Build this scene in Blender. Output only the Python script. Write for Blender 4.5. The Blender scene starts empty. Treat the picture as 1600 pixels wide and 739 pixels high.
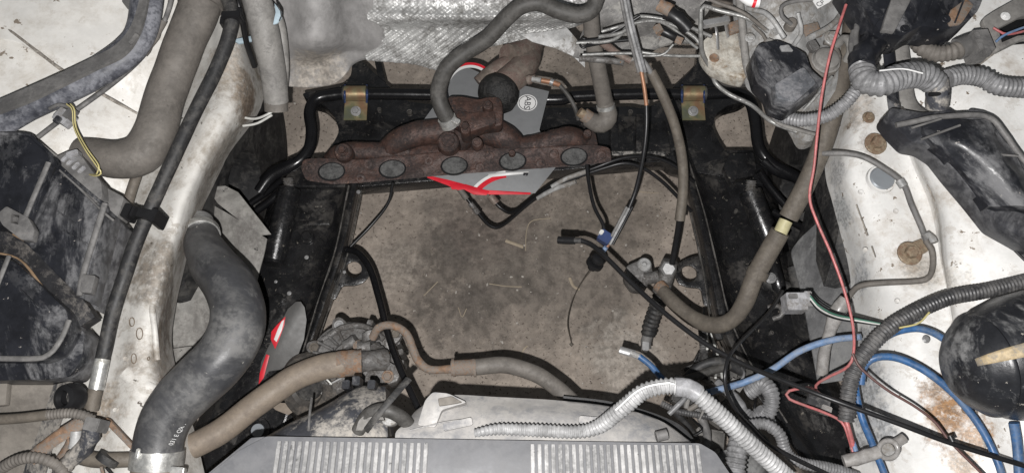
import bpy, bmesh, math, random
from mathutils import Vector, Matrix, noise as mnoise
random.seed(7)
S = bpy.context.scene
COL = S.collection
# ---------------------------------------------------------------- camera, light, exposure
F = 1209.0; TILT = math.radians(20); CAM = Vector((0, -0.5, 1.85))
FW = Vector((0, math.sin(TILT), -math.cos(TILT))); UP = Vector((0, math.cos(TILT), math.sin(TILT))); RT = Vector((1, 0, 0))
cd = bpy.data.cameras.new('camera'); cam = bpy.data.objects.new('camera', cd); COL.objects.link(cam)
cam.location = CAM; cam.rotation_euler = (TILT, 0, 0)
cd.sensor_width = 36; cd.lens = 36 * F / 1600; cd.clip_start = 0.01; cd.clip_end = 100
S.camera = cam
w = bpy.data.worlds.new('World'); S.world = w; w.use_nodes = True
w.node_tree.nodes['Background'].inputs[0].default_value = (0.9, 0.95, 1.0, 1)
w.node_tree.nodes['Background'].inputs[1].default_value = 0.055
ld = bpy.data.lights.new('phone_flash', 'POINT'); ld.energy = 62; ld.shadow_soft_size = 0.004; ld.color = (1, 0.98, 0.965)
lamp = bpy.data.objects.new('phone_flash', ld); COL.objects.link(lamp)
lamp.location = CAM + RT * -0.022 + UP * -0.042
S.view_settings.view_transform = 'Standard'; S.view_settings.look = 'None'
S.view_settings.exposure = 0.6; S.view_settings.gamma = 1.0
S.render.engine = 'CYCLES'
S.cycles.use_denoising = True
S.cycles.max_bounces = 6
try: S.cycles.denoiser = 'OPENIMAGEDENOISE'
except Exception: pass

# ---------------------------------------------------------------- helpers
def V(px, py, z):
    """the point at height z seen at photograph position px, py"""
    d = FW + RT * ((px - 800) / F) + UP * ((369.5 - py) / F)
    return CAM + d * ((z - CAM.z) / d.z)
def W(wpx, p):
    return wpx * (p - CAM).dot(FW) / F
def mapz(pts): return [V(*p[:3]) for p in pts]

def tag(o, label, cat, group=None):
    o['label'] = label; o['category'] = cat
    if group: o['group'] = group
    return o
def thing(name, label, cat, loc, group=None):
    o = bpy.data.objects.new(name, None); COL.objects.link(o); o.location = loc
    o.empty_display_size = 0.02
    return tag(o, label, cat, group)
def rootloc(o):
    l = Vector(o.location)
    while o.parent: o = o.parent; l += Vector(o.location)
    return l
def link(name, me, mat, parent=None, smooth=True):
    """links a mesh whose vertices are world points"""
    if not parent:
        c = Vector((0, 0, 0)); n = len(me.vertices)
        for v in me.vertices: c += v.co
        c /= max(n, 1); c.z = min(v.co.z for v in me.vertices)
    else: c = rootloc(parent)
    me.transform(Matrix.Translation(-c))
    o = bpy.data.objects.new(name, me); COL.objects.link(o)
    if parent: o.parent = parent
    else: o.location = c
    if mat and not me.materials: me.materials.append(mat)
    for p in me.polygons: p.use_smooth = smooth
    return o
def fin(name, bm, mat, parent=None, smooth=True, angle=None):
    bmesh.ops.recalc_face_normals(bm, faces=bm.faces)
    if angle is not None:
        for e in bm.edges:
            if len(e.link_faces) == 2 and e.calc_face_angle(0) > math.radians(angle): e.smooth = False
    me = bpy.data.meshes.new(name); bm.to_mesh(me); bm.free()
    return link(name, me, mat, parent, smooth)
def cr(P, n):
    """Catmull-Rom through list of tuples/vectors (any dimension), n steps per span"""
    out = []
    m = len(P)
    for i in range(m - 1):
        p0 = P[i - 1] if i else [2 * a - b for a, b in zip(P[0], P[1])]
        p1, p2 = P[i], P[i + 1]
        p3 = P[i + 2] if i + 2 < m else [2 * a - b for a, b in zip(P[-1], P[-2])]
        for k in range(n):
            t = k / n
            out.append([0.5 * (2 * b + (c - a) * t + (2 * a - 5 * b + 4 * c - d) * t * t + (3 * b - a - 3 * c + d) * t ** 3)
                        for a, b, c, d in zip(p0, p1, p2, p3)])
    out.append(list(P[-1]))
    return out
def path(pts, w, step):
    """world polyline with radius, resampled at even step. pts: (px,py,z[,w])"""
    P = []
    for p in pts:
        q = V(*p[:3]); ww = p[3] if len(p) > 3 else w
        P.append([q.x, q.y, q.z, W(ww, q) / 2])
    if len(P) == 2: P = [P[0], [(a + b) / 2 for a, b in zip(*P)], P[1]]
    fine = cr(P, 24)
    out = [fine[0]]; acc = 0; last = fine[0]
    for q in fine[1:]:
        d = math.dist(last[:3], q[:3])
        while acc + d >= step and d > 1e-9:
            t = (step - acc) / d
            last = [a + (b - a) * t for a, b in zip(last, q)]
            out.append(last); d = math.dist(last[:3], q[:3]); acc = 0
        acc += d; last = q
    if math.dist(out[-1][:3], fine[-1][:3]) > step * .3: out.append(fine[-1])
    if len(out) < 2: out.append(fine[-1])
    return out
def sweep(bm, Q, seg=12, prof=None, caps=True, wob=0.0, flat=1.0, lump=0.0):
    n = len(Q); T = []
    for i in range(n):
        a = Vector(Q[max(i - 1, 0)][:3]); b = Vector(Q[min(i + 1, n - 1)][:3]); T.append((b - a).normalized())
    u = T[0].cross(Vector((0, 0, 1)))
    if u.length < .05: u = T[0].cross(Vector((0, 1, 0)))
    u.normalize(); rings = []
    for i in range(n):
        u = (u - T[i] * u.dot(T[i])).normalized(); v = T[i].cross(u).normalized()
        r = Q[i][3]; c = Vector(Q[i][:3]); ring = []
        for k in range(seg):
            a = 2 * math.pi * k / seg
            rr = r * (prof(a) if prof else 1)
            if wob: rr *= 1 + wob * mnoise.noise((c + u * math.cos(a) * r + v * math.sin(a) * r) * 25)
            if lump: rr *= 1 + lump * mnoise.noise((c + u * math.cos(a) * r + v * math.sin(a) * r) * 90)
            ring.append(bm.verts.new(c + u * math.cos(a) * rr + v * math.sin(a) * rr * flat))
        rings.append(ring)
    for i in range(n - 1):
        for k in range(seg):
            bm.faces.new((rings[i][k], rings[i][(k + 1) % seg], rings[i + 1][(k + 1) % seg], rings[i + 1][k]))
    if caps:
        for R in (rings[0], rings[-1]):
            try: bm.faces.new(R)
            except ValueError: pass
def tube(name, pts, w, mat, parent=None, seg=12, step=.008, wob=.04, caps=True, prof=None, flat=1.0, lump=0.0):
    bm = bmesh.new(); sweep(bm, path(pts, w, step), seg, prof, caps, wob, flat, lump)
    return fin(name, bm, mat, parent, True, 50)
def corr(name, pts, w, mat, parent=None, pitch=6.0, amp=.16, seg=16):
    """corrugated tube; pitch in photo pixels"""
    q = V(*pts[0][:3]); st = W(pitch, q) / 4
    Q = path(pts, w, st)
    pr = (1.0, 1 - amp * .9, 1 - amp, 1.0)
    for i, r in enumerate(Q): r[3] *= pr[i % 4]
    bm = bmesh.new(); sweep(bm, Q, seg, None, True, .05)
    return fin(name, bm, mat, parent, True, 60)
def patch(name, rows, mat, parent=None, nu=6, nv=6, thick=.003, disp=0, dscale=12, fdisp=0, fscale=60, f=None):
    """smooth sheet through a grid of (px,py,z)"""
    G = [[tuple(V(*p)) for p in r] for r in rows]
    G = [cr(r, nu) for r in G]
    cols = [cr([G[i][j] for i in range(len(G))], nv) for j in range(len(G[0]))]
    bm = bmesh.new(); nr = len(cols[0]); nc = len(cols)
    top = [[None] * nc for _ in range(nr)]
    for j in range(nc):
        for i in range(nr):
            p = Vector(cols[j][i])
            if disp: p.z += disp * mnoise.noise(p * dscale)
            if fdisp: p.z += fdisp * mnoise.noise(p * fscale)
            if f: p = f(p)
            top[i][j] = bm.verts.new(p)
    for i in range(nr - 1):
        for j in range(nc - 1):
            bm.faces.new((top[i][j], top[i][j + 1], top[i + 1][j + 1], top[i + 1][j]))
    bmesh.ops.recalc_face_normals(bm, faces=bm.faces)
    if thick:
        g = bmesh.ops.extrude_face_region(bm, geom=bm.faces[:])
        bmesh.ops.translate(bm, verts=[v for v in g['geom'] if isinstance(v, bmesh.types.BMVert)], vec=(0, 0, -thick))
    return fin(name, bm, mat, parent, True, 40)
def slab(name, P, mat, parent=None, vec=(0, 0, -.01), bevel=.0015, smooth=False, holes=(), seg=2):
    """solid from an outline of world points pushed along vec, holes = list of outlines"""
    bm = bmesh.new(); vec = Vector(vec)
    f = bm.faces.new([bm.verts.new(p) for p in P])
    g = bmesh.ops.extrude_face_region(bm, geom=[f])
    bmesh.ops.translate(bm, verts=[v for v in g['geom'] if isinstance(v, bmesh.types.BMVert)], vec=vec)
    bmesh.ops.recalc_face_normals(bm, faces=bm.faces)
    if holes:
        me = bpy.data.meshes.new(name); bm.to_mesh(me); bm.free()
        o = bpy.data.objects.new(name, me); COL.objects.link(o); cut = []
        for H in holes:
            b2 = bmesh.new(); ff = b2.faces.new([b2.verts.new(Vector(p) - vec.normalized() * .02) for p in H])
            gg = bmesh.ops.extrude_face_region(b2, geom=[ff])
            bmesh.ops.translate(b2, verts=[v for v in gg['geom'] if isinstance(v, bmesh.types.BMVert)], vec=vec.normalized() * (.04 + vec.length))
            bmesh.ops.recalc_face_normals(b2, faces=b2.faces)
            m2 = bpy.data.meshes.new('c'); b2.to_mesh(m2); b2.free()
            c = bpy.data.objects.new('c', m2); COL.objects.link(c); cut.append(c)
            md = o.modifiers.new('b', 'BOOLEAN'); md.operation = 'DIFFERENCE'; md.object = c; md.solver = 'EXACT'
        dg = bpy.context.evaluated_depsgraph_get(); dg.update()
        me2 = bpy.data.meshes.new_from_object(o.evaluated_get(dg))
        bpy.data.objects.remove(o)
        for c in cut: bpy.data.objects.remove(c)
        bm = bmesh.new(); bm.from_mesh(me2)
    if bevel:
        es = [e for e in bm.edges if len(e.link_faces) == 2 and e.calc_face_angle(0) > .6]
        bmesh.ops.bevel(bm, geom=es, offset=bevel, segments=seg, affect='EDGES', profile=.5, clamp_overlap=True)
    return fin(name, bm, mat, parent, True, 35)
def plate(name, outline, z, mat, parent=None, thick=.01, bevel=.0015, holes=(), rnd=0):
    """outline in photo pixels; z number or function of px,py"""
    zf = z if callable(z) else (lambda a, b: z)
    if rnd: outline = roundo(outline, rnd)
    P = [V(a, b, zf(a, b)) for a, b in outline]
    H = [[V(a, b, zf(a, b)) for a, b in h] for h in holes]
    return slab(name, P, mat, parent, (0, 0, -thick), bevel, holes=H)
def roundo(o, r, n=3):
    out = []; m = len(o)
    for i in range(m):
        p = Vector(o[i]); a = Vector(o[i - 1]) - p; b = Vector(o[(i + 1) % m]) - p
        ra = min(r, a.length * .45); rb = min(r, b.length * .45)
        A = p + a.normalized() * ra; B = p + b.normalized() * rb
        for k in range(n + 1):
            t = k / n; out.append(tuple((1 - t) ** 2 * A + 2 * t * (1 - t) * p + t * t * B))
    return out
def ell(cx, cy, rx, ry=None, n=24, rot=0):
    ry = rx if ry is None else ry
    return [(cx + rx * math.cos(t) * math.cos(rot) - ry * math.sin(t) * math.sin(rot), cy + rx * math.cos(t) * math.sin(rot) + ry * math.sin(t) * math.cos(rot))
            for t in [2 * math.pi * k / n for k in range(n)]]
def lathe(name, c, axis, prof, mat, parent=None, seg=24, bm=None):
    """prof: (radius, height along axis) in metres from world point c"""
    own = bm is None
    if own: bm = bmesh.new()
    a = Vector(axis).normalized(); u = a.cross(Vector((0, 1, .3))).normalized(); v = a.cross(u); R = []
    for r, h in prof:
        if r < 1e-6: R.append([bm.verts.new(c + a * h)]); continue
        R.append([bm.verts.new(c + a * h + u * math.cos(2 * math.pi * k / seg) * r + v * math.sin(2 * math.pi * k / seg) * r) for k in range(seg)])
    for A, B in zip(R, R[1:]):
        for k in range(seg):
            k2 = (k + 1) % seg
            if len(A) == 1 and len(B) == 1: continue
            if len(A) == 1: bm.faces.new((A[0], B[k], B[k2]))
            elif len(B) == 1: bm.faces.new((A[k], A[k2], B[0]))
            else: bm.faces.new((A[k], A[k2], B[k2], B[k]))
    if own: return fin(name, bm, mat, parent, True, 35)
def bolt(name, px, py, z, r, mat, parent=None, axis=(0, 0, 1), washer=1.5, h=.7):
    c = V(px, py, z); R = W(r, c); bm = bmesh.new()
    lathe('', c - Vector(axis).normalized() * R * .1, axis, [(0, 0), (R * washer, 0), (R * washer, R * .22), (R * washer * .93, R * .3), (0, R * .3)], None, seg=20, bm=bm)
    lathe('', c + Vector(axis).normalized() * R * .2, axis, [(R, 0), (R, R * h * .8), (R * .86, R * h), (0, R * h)], None, seg=6, bm=bm)
    return fin(name, bm, mat, parent, True, 25)
def ribbon(name, pts, w, z_add, mat, parent=None, t=.001):
    return tube(name, pts, w, mat, parent, seg=8, flat=.25)
def box3(bm, c, ux, uy, uz):
    """box centred on c with half-axes"""
    vs = [bm.verts.new(c + ux * a + uy * b + uz * d) for a in (-1, 1) for b in (-1, 1) for d in (-1, 1)]
    for f in ((0, 1, 3, 2), (4, 6, 7, 5), (0, 4, 5, 1), (2, 3, 7, 6), (0, 2, 6, 4), (1, 5, 7, 3)): bm.faces.new([vs[i] for i in f])
def block(name, px, py, z, lx, ly, lz, rot, mat, parent=None, bevel=.0012):
    """box lx,ly in photo pixels, lz metres tall, turned by rot degrees in the picture plane"""
    c = V(px, py, z); s = W(1, c); a = math.radians(-rot)
    bm = bmesh.new()
    box3(bm, c - Vector((0, 0, lz / 2)), Vector((math.cos(a), math.sin(a), 0)) * lx * s / 2, Vector((-math.sin(a), math.cos(a), 0)) * ly * s / 2, Vector((0, 0, lz / 2)))
    bmesh.ops.bevel(bm, geom=bm.edges[:], offset=bevel, segments=2, affect='EDGES')
    return fin(name, bm, mat, parent, True, 35)
def copy_tree(o, parent=None):
    c = o.copy(); COL.objects.link(c)
    if parent: c.parent = parent
    for ch in [x for x in COL.objects if x.parent == o]: copy_tree(ch, c)
    return c

# ---------------------------------------------------------------- materials
def M(name, base, dirt=None, amt=.5, scale=14, rough=.6, drough=.85, metal=0, bump=.25, bscale=160, speck=None, samt=.3, sscale=120,
      spots=(), var=.25, soft=.12, stretch=None, dmetal=0, coat=0, fine=.55, drough2=.74):
    m = bpy.data.materials.new(name); m.use_nodes = True; nt = m.node_tree; N = nt.nodes; L = nt.links
    bs = N['Principled BSDF']
    geo = N.new('ShaderNodeNewGeometry'); vec = geo.outputs['Position']
    def noise(sc, det=6, ro=.6, v=None, dist=0):
        n = N.new('ShaderNodeTexNoise'); n.inputs['Scale'].default_value = sc; n.inputs['Detail'].default_value = det
        n.inputs['Roughness'].default_value = ro; n.inputs['Distortion'].default_value = dist
        L.new(v or vec, n.inputs['Vector']); return n.outputs['Fac']
    def mr(x, a, b, c=0, d=1):
        n = N.new('ShaderNodeMapRange'); n.interpolation_type = 'SMOOTHSTEP'
        for i, q in enumerate((a, b, c, d)): n.inputs[i + 1].default_value = q
        L.new(x, n.inputs[0]); return n.outputs[0]
    def math_(op, a, b):
        n = N.new('ShaderNodeMath'); n.operation = op
        for i, q in enumerate((a, b)):
            if isinstance(q, (int, float)): n.inputs[i].default_value = q
            else: L.new(q, n.inputs[i])
        return n.outputs[0]
    def mix(f, a, b, mode='MIX'):
        n = N.new('ShaderNodeMix'); n.data_type = 'RGBA'; n.blend_type = mode
        for i, q in ((0, f), (6, a), (7, b)):
            if isinstance(q, (int, float)): n.inputs[i].default_value = q
            elif isinstance(q, tuple): n.inputs[i].default_value = (*q, 1)
            else: L.new(q, n.inputs[i])
        return n.outputs[2]
    v2 = vec
    if stretch:
        mp = N.new('ShaderNodeMapping'); mp.vector_type = 'TEXTURE'; mp.inputs['Rotation'].default_value = (0, 0, math.radians(stretch[0])); mp.inputs['Scale'].default_value = (1, stretch[1], 1)
        L.new(vec, mp.inputs[0]); v2 = mp.outputs[0]
    b = tuple(base)
    col = mix(mr(noise(scale * 3, 10, .7), .35, .65), tuple(x * (1 - var) for x in b), tuple(min(1, x * (1 + var)) for x in b))
    ro = None; dm = None
    if dirt:
        th = .70 - .4 * amt
        th = th * .72 + .14
        dm = mr(noise(scale, 12, .74, v2, .5), th - soft / 3, th + soft / 3)
        d2 = mr(noise(scale * 3.3, 12, .75, v2, .3), .54, .58, 0, fine)
        dm = math_('MULTIPLY', math_('MAXIMUM', dm, d2), mr(noise(scale * 9, 6, .7), .35, .6, .3, 1))
        col = mix(dm, col, tuple(dirt))
    if speck:
        sm = mr(noise(sscale, 4, .7), .72 - .25 * samt, .75 - .25 * samt)
        col = mix(sm, col, tuple(speck))
    for (c, r, sc, k) in spots:
        d = N.new('ShaderNodeVectorMath'); d.operation = 'DISTANCE'; L.new(vec, d.inputs[0]); d.inputs[1].default_value = tuple(c)
        q = math_('ADD', math_('DIVIDE', d.outputs['Value'], r), math_('MULTIPLY', math_('SUBTRACT', noise(2.2 / r, 9, .68), .5), 2.2))
        s = math_('MULTIPLY', mr(q, 1.05, .45), k)
        s = math_('MULTIPLY', s, mr(noise(5 / r, 8, .75), .36, .5, .35, 1))
        col = mix(s, col, mix(mr(noise(7 / r, 6, .7), .38, .62), tuple(x * .6 for x in sc), tuple(min(1, x * 1.4) for x in sc)))
    L.new(col, bs.inputs['Base Color'])
    rv = math_('ADD', math_('MULTIPLY', noise(bscale * .5, 4), .25), rough - .12)
    if dm is not None:
        n = N.new('ShaderNodeMix'); L.new(dm, n.inputs[0]); L.new(rv, n.inputs[2]); n.inputs[3].default_value = drough; rv = n.outputs[0]
        if metal:
            n = N.new('ShaderNodeMix'); L.new(dm, n.inputs[0]); n.inputs[2].default_value = metal; n.inputs[3].default_value = dmetal; L.new(n.outputs[0], bs.inputs['Metallic'])
    elif metal: bs.inputs['Metallic'].default_value = metal
    L.new(rv, bs.inputs['Roughness'])
    if coat: bs.inputs['Coat Weight'].default_value = coat; bs.inputs['Coat Roughness'].default_value = .15
    if bump:
        bn = N.new('ShaderNodeBump'); bn.inputs['Strength'].default_value = bump; bn.inputs['Distance'].default_value = .002
        L.new(math_('ADD', noise(bscale, 8, .7), math_('MULTIPLY', noise(bscale * .22, 5), 1.6)), bn.inputs['Height']); L.new(bn.outputs[0], bs.inputs['Normal'])
    return m
def plain(name, c, rough=.5, metal=0, var=.12, bump=.1): return M(name, c, rough=rough, metal=metal, var=var, bump=bump)
BR = (.14, .095, .06); DUST = (.30, .275, .245)
WHITE = (.66, .645, .61)
m_white_l = M('white_paint_grimy', WHITE, (.30, .26, .21), .30, 9, .5, .8, speck=(.10, .085, .07), samt=.22, sscale=55, bump=.12, soft=.35, var=.10,
    spots=[(V(252, 430, .66), .07, (.16, .13, .10), .75), (V(262, 500, .60), .06, (.13, .10, .075), .8), (V(240, 560, .64), .06, (.22, .18, .14), .6), (V(388, 150, .63), .06, (.20, .155, .115), .85), (V(400, 175, .60), .045, (.16, .12, .09), .8), (V(345, 240, .60), .07, (.24, .205, .17), .7), (V(318, 300, .60), .06, (.22, .19, .16), .7),
           (V(285, 370, .60), .06, (.22, .18, .14), .7), (V(350, 100, .67), .05, (.34, .28, .22), .6), (V(240, 640, .62), .06, (.22, .16, .11), .7), (V(160, 640, .64), .05, (.24, .18, .12), .7), (V(190, 700, .62), .05, (.2, .15, .1), .7)])
m_white_f = M('white_paint_fender', (.76, .745, .71), (.50, .46, .40), .25, 7, .42, .7, speck=(.25, .21, .17), samt=.30, sscale=38, bump=.07, soft=.4, var=.07)
m_white_r = M('white_paint_rusting', (.78, .775, .755), (.50, .46, .41), .22, 8, .40, .7, speck=(.22, .18, .14), samt=.32, sscale=48, bump=.1, soft=.35, var=.08,
    spots=[(V(1352, 540, .58), .05, (.33, .34, .35), .9), (V(1350, 600, .58), .055, (.33, .34, .35), .9), (V(1360, 670, .58), .06, (.33, .34, .35), .9), (V(1330, 430, .58), .045, (.4, .41, .42), .85), (V(1312, 330, .58), .04, (.42, .43, .43), .85), (V(1300, 270, .60), .035, (.4, .4, .4), .8),
           (V(1480, 640, .69), .05, (.27, .145, .06), 1), (V(1500, 600, .69), .034, (.24, .135, .07), .95), (V(1465, 600, .68), .03, (.24, .16, .10), .9), (V(1470, 680, .69), .036, (.22, .12, .06), .9), (V(1525, 680, .69), .03, (.34, .2, .10), .85), (V(1505, 725, .69), .03, (.36, .24, .14), .7), (V(1525, 625, .69), .02, (.3, .2, .12), .8),
           (V(1340, 165, .66), .05, (.34, .29, .24), .7), (V(1440, 420, .67), .04, (.36, .33, .29), .7), (V(1478, 350, .70), .02, (.4, .36, .3), .8), (V(1420, 400, .67), .03, (.34, .28, .22), .6), (V(1358, 225, .66), .03, (.34, .3, .26), .6), (V(1500, 430, .71), .035, (.5, .46, .4), .6)])
m_fire = M('firewall_grey', (.33, .32, .315), (.20, .195, .19), .5, 9, .6, .8, bump=.15, soft=.4, var=.12, spots=[(V(500, 115, .6), .07, (.38, .34, .29), .7)])
m_foil = M('embossed_aluminium', (.56, .56, .55), (.19, .185, .175), .5, 14, .5, .75, metal=.45, bump=.2, bscale=160, var=.2, dmetal=.1)
m_floor = M('concrete_floor', (.42, .36, .305), (.31, .265, .225), .5, 7, .85, .9, speck=(.10, .08, .065), samt=.5, sscale=120, bump=.8, bscale=70, soft=.12, var=.2,
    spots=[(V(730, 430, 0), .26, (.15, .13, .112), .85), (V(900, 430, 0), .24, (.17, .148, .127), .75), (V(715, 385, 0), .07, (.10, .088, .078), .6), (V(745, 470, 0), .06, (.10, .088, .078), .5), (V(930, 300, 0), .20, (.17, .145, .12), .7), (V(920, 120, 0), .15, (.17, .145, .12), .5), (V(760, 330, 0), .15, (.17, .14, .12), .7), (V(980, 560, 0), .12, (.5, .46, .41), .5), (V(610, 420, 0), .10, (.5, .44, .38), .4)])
m_sub = M('black_chassis_paint', (.013, .013, .014), (.05, .046, .042), .28, 12, .24, .6, speck=(.22, .20, .17), samt=.22, sscale=100, bump=.35, bscale=110, var=.3, fine=.3, coat=.4)
m_gloss = plain('gloss_black_bar', (.009, .009, .010), .24, bump=.1)
m_rubber = M('black_rubber', (.022, .022, .023), (.10, .095, .088), .35, 20, .55, .85, bump=.2, soft=.3)
m_cable = plain('black_cable_skin', (.012, .012, .013), .38, bump=.08)
m_dustblack = M('dusty_black_plastic', (.016, .017, .021), (.16, .16, .165), .36, 8, .32, .75, speck=(.28, .26, .24), samt=.2, sscale=80, bump=.1, soft=.16, var=.3, stretch=(28, 1.8), fine=.22)
m_duct = M('dusty_rubber_duct', (.05, .053, .065), (.24, .245, .27), .50, 16, .38, .8, bump=.1, soft=.35, var=.25)
m_ductgrey = M('grey_dust_plastic', (.17, .165, .16), (.09, .088, .088), .4, 12, .55, .8, bump=.12, soft=.3)
m_greyhose = M('grey_brown_hose', (.165, .150, .134), (.095, .086, .077), .45, 14, .6, .85, bump=.25, soft=.5, speck=(.2, .15, .11), samt=.06, var=.15)
m_palehose = M('pale_grey_hose', (.26, .25, .235), (.12, .115, .11), .42, 16, .55, .85, bump=.15, soft=.5, var=.15)
m_radhose = M('radiator_hose_rubber', (.05, .051, .055), (.15, .148, .145), .46, 9, .33, .7, bump=.12, soft=.35, var=.2, stretch=(60, 2.5), speck=(.26, .25, .23), samt=.15, sscale=90)
m_heater = M('heater_hose_rubber', (.045, .043, .04), (.11, .105, .098), .42, 18, .5, .8, bump=.12, soft=.5)
m_tan = M('tan_grey_hose', (.25, .205, .16), (.17, .14, .115), .45, 14, .55, .8, bump=.15, soft=.5, var=.12)
m_tandark = M('brown_grey_hose', (.14, .122, .10), (.085, .072, .06), .45, 18, .6, .85, bump=.3, soft=.5, var=.2)
m_greyloom = M('pale_grey_loom', (.34, .34, .34), (.17, .17, .17), .35, 22, .4, .8, bump=.1, soft=.4)
m_midloom = M('mid_grey_loom', (.23, .23, .235), (.09, .09, .09), .4, 22, .4, .8, bump=.1, soft=.4)
m_darkloom = M('dark_loom', (.04, .04, .042), (.15, .145, .14), .45, 20, .4, .8, bump=.1, soft=.4)
m_mani = M('rusted_cast_iron', (.060, .033, .026), (.024, .017, .016), .5, 22, .5, .8, bump=.7, bscale=240, var=.4, speck=(.16, .095, .065), samt=.25, sscale=110)
m_port = M('sooty_grey_port', (.075, .075, .073), (.035, .035, .035), .4, 50, .6, .9, bump=.4)
m_exh = M('heat_stained_steel', (.24, .20, .17), (.15, .10, .085), .5, 25, .5, .8, metal=.3, bump=.35, bscale=200, speck=(.06, .05, .045), samt=.2, sscale=100)
m_rust = M('light_rust', (.22, .135, .085), (.19, .17, .15), .6, 40, .75, .85, bump=.4, speck=(.42, .30, .2), samt=.2)
m_alloy = M('dirty_alloy', (.19, .185, .18), (.065, .058, .052), .5, 28, .5, .85, metal=.4, bump=.5, bscale=200, speck=(.28, .16, .08), samt=.10, sscale=60)
m_alloypale = M('pale_alloy', (.36, .36, .355), (.2, .185, .165), .42, 14, .5, .8, metal=.1, bump=.25, speck=(.12, .10, .08), samt=.15, sscale=60)
m_clamp = M('bare_clamp_metal', (.6, .6, .58), (.3, .29, .26), .3, 30, .35, .7, metal=.7, bump=.1, dmetal=.2)
m_boltrust = M('rusty_bolt', (.30, .24, .17), (.18, .11, .07), .5, 60, .6, .85, metal=.3, bump=.3)
m_steel = plain('dull_steel', (.42, .42, .42), .4, .6)
m_lines = M('grey_brake_line', (.30, .30, .29), (.14, .135, .13), .4, 30, .4, .8, metal=.4)
m_blue = M('blue_cable', (.03, .10, .24), (.12, .16, .22), .3, 24, .4, .8, bump=.05, soft=.4)
m_bluepale = M('dusty_blue_cable', (.13, .22, .38), (.25, .28, .33), .45, 24, .5, .8, bump=.05, soft=.4)
m_red = M('pink_red_wire', (.42, .12, .12), (.26, .13, .12), .35, 24, .4, .8, bump=.05, soft=.4)
m_darkred = plain('dark_red_wire', (.10, .05, .045), .5)
m_yellow = plain('yellow_wire', (.50, .44, .20), .45)
m_green = plain('green_wire', (.06, .17, .12), .45)
m_whitewire = plain('white_wire', (.6, .6, .57), .45)
m_copper = plain('copper_sheath', (.33, .17, .10), .5, .3)
m_conn = M('grey_connector_plastic', (.33, .33, .34), (.2, .19, .18), .4, 30, .45, .8)
m_connblue = plain('dark_blue_connector', (.03, .05, .13), .4)
m_radplate = M('matt_grey_plastic', (.125, .127, .135), (.18, .18, .185), .42, 9, .5, .75, bump=.08, soft=.5, var=.12)
m_radrib = M('worn_rib_plastic', (.33, .325, .32), (.17, .17, .17), .5, 20, .45, .8, bump=.1, soft=.3, stretch=(0, 5), speck=(.10, .10, .10), samt=.3, sscale=90)
m_shroud = M('dusty_shroud', (.40, .385, .365), (.17, .175, .19), .45, 8, .5, .85, bump=.12, soft=.4, var=.12, speck=(.09, .09, .09), samt=.1, sscale=50)
m_shroudl = M('streaked_black_shroud', (.05, .052, .06), (.36, .335, .30), .50, 14, .4, .85, bump=.15, soft=.12, stretch=(30, 2))
m_mud = M('muddy_plastic', (.22, .20, .175), (.12, .108, .095), .5, 8, .7, .9, bump=.2, soft=.4, var=.12, speck=(.35, .3, .25), samt=.1)
m_shield = M('dusty_splash_shield', (.30, .29, .27), (.16, .15, .14), .45, 12, .6, .9, bump=.2, soft=.3, speck=(.03, .03, .03), samt=.2, sscale=36)
m_shieldr = M('dark_dusty_shield', (.10, .10, .102), (.24, .24, .235), .45, 12, .5, .9, bump=.2, soft=.3, stretch=(-35, 4))
m_card = M('silver_card', (.20, .205, .21), None, rough=.5, metal=.0, bump=.1, var=.05)
m_carddark = plain('dark_card', (.09, .088, .085), .5, .1)
m_redprint = plain('red_print', (.62, .02, .035), .4, bump=0)
m_whiteprint = plain('white_print', (.75, .75, .74), .4, bump=0, var=.03)
m_blackprint = plain('black_print', (.03, .03, .035), .4, bump=0)
m_straw = plain('dry_straw', (.42, .35, .26), .8)
m_tape = M('silver_tape_dusty', (.27, .27, .28), (.16, .16, .16), .4, 30, .3, .7, bump=.1)
m_clear = M('cloudy_plastic_sleeve', (.30, .29, .28), (.19, .175, .16), .4, 24, .25, .6, bump=.1, soft=.4)
m_plug = plain('blue_grey_plug', (.32, .345, .37), .35, .3, var=.04, bump=.03)
m_paleblue = plain('pale_blue_plastic', (.42, .52, .58), .5)
m_yellowpl = plain('yellowed_joint', (.50, .46, .27), .5)
m_seal = M('old_seam_sealant', (.36, .33, .29), (.17, .15, .13), .5, 40, .8, .9, bump=.4)
m_black = plain('arch_shade_black', (.008, .008, .008), .9)  # flat black for the plates that imitate wheel arch shade
m_mesh = M('woven_black_sleeve', (.012, .012, .012), (.04, .038, .036), .4, 60, .5, .8, bump=.8, bscale=500)
def zinc():
    m = plain('yellow_zinc_plating', (.6, .4, .15), .36, .7); nt = m.node_tree; N = nt.nodes; L = nt.links
    ge = N.new('ShaderNodeTexCoord'); no = N.new('ShaderNodeTexNoise'); no.inputs['Scale'].default_value = 17; no.inputs['Distortion'].default_value = .4
    L.new(ge.outputs['Object'], no.inputs['Vector'])
    r = N.new('ShaderNodeValToRGB'); e = r.color_ramp.elements
    e[0].position = .3; e[0].color = (.14, .17, .22, 1); e[1].position = .75; e[1].color = (.42, .22, .15, 1)
    for p, c in ((.4, (.27, .28, .17, 1)), (.47, (.42, .36, .21, 1)), (.56, (.40, .25, .15, 1))):
        x = e.new(p); x.color = c
    L.new(no.outputs['Fac'], r.inputs[0]); L.new(r.outputs[0], N['Principled BSDF'].inputs['Base Color']); return m
m_zinc = zinc()

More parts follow.
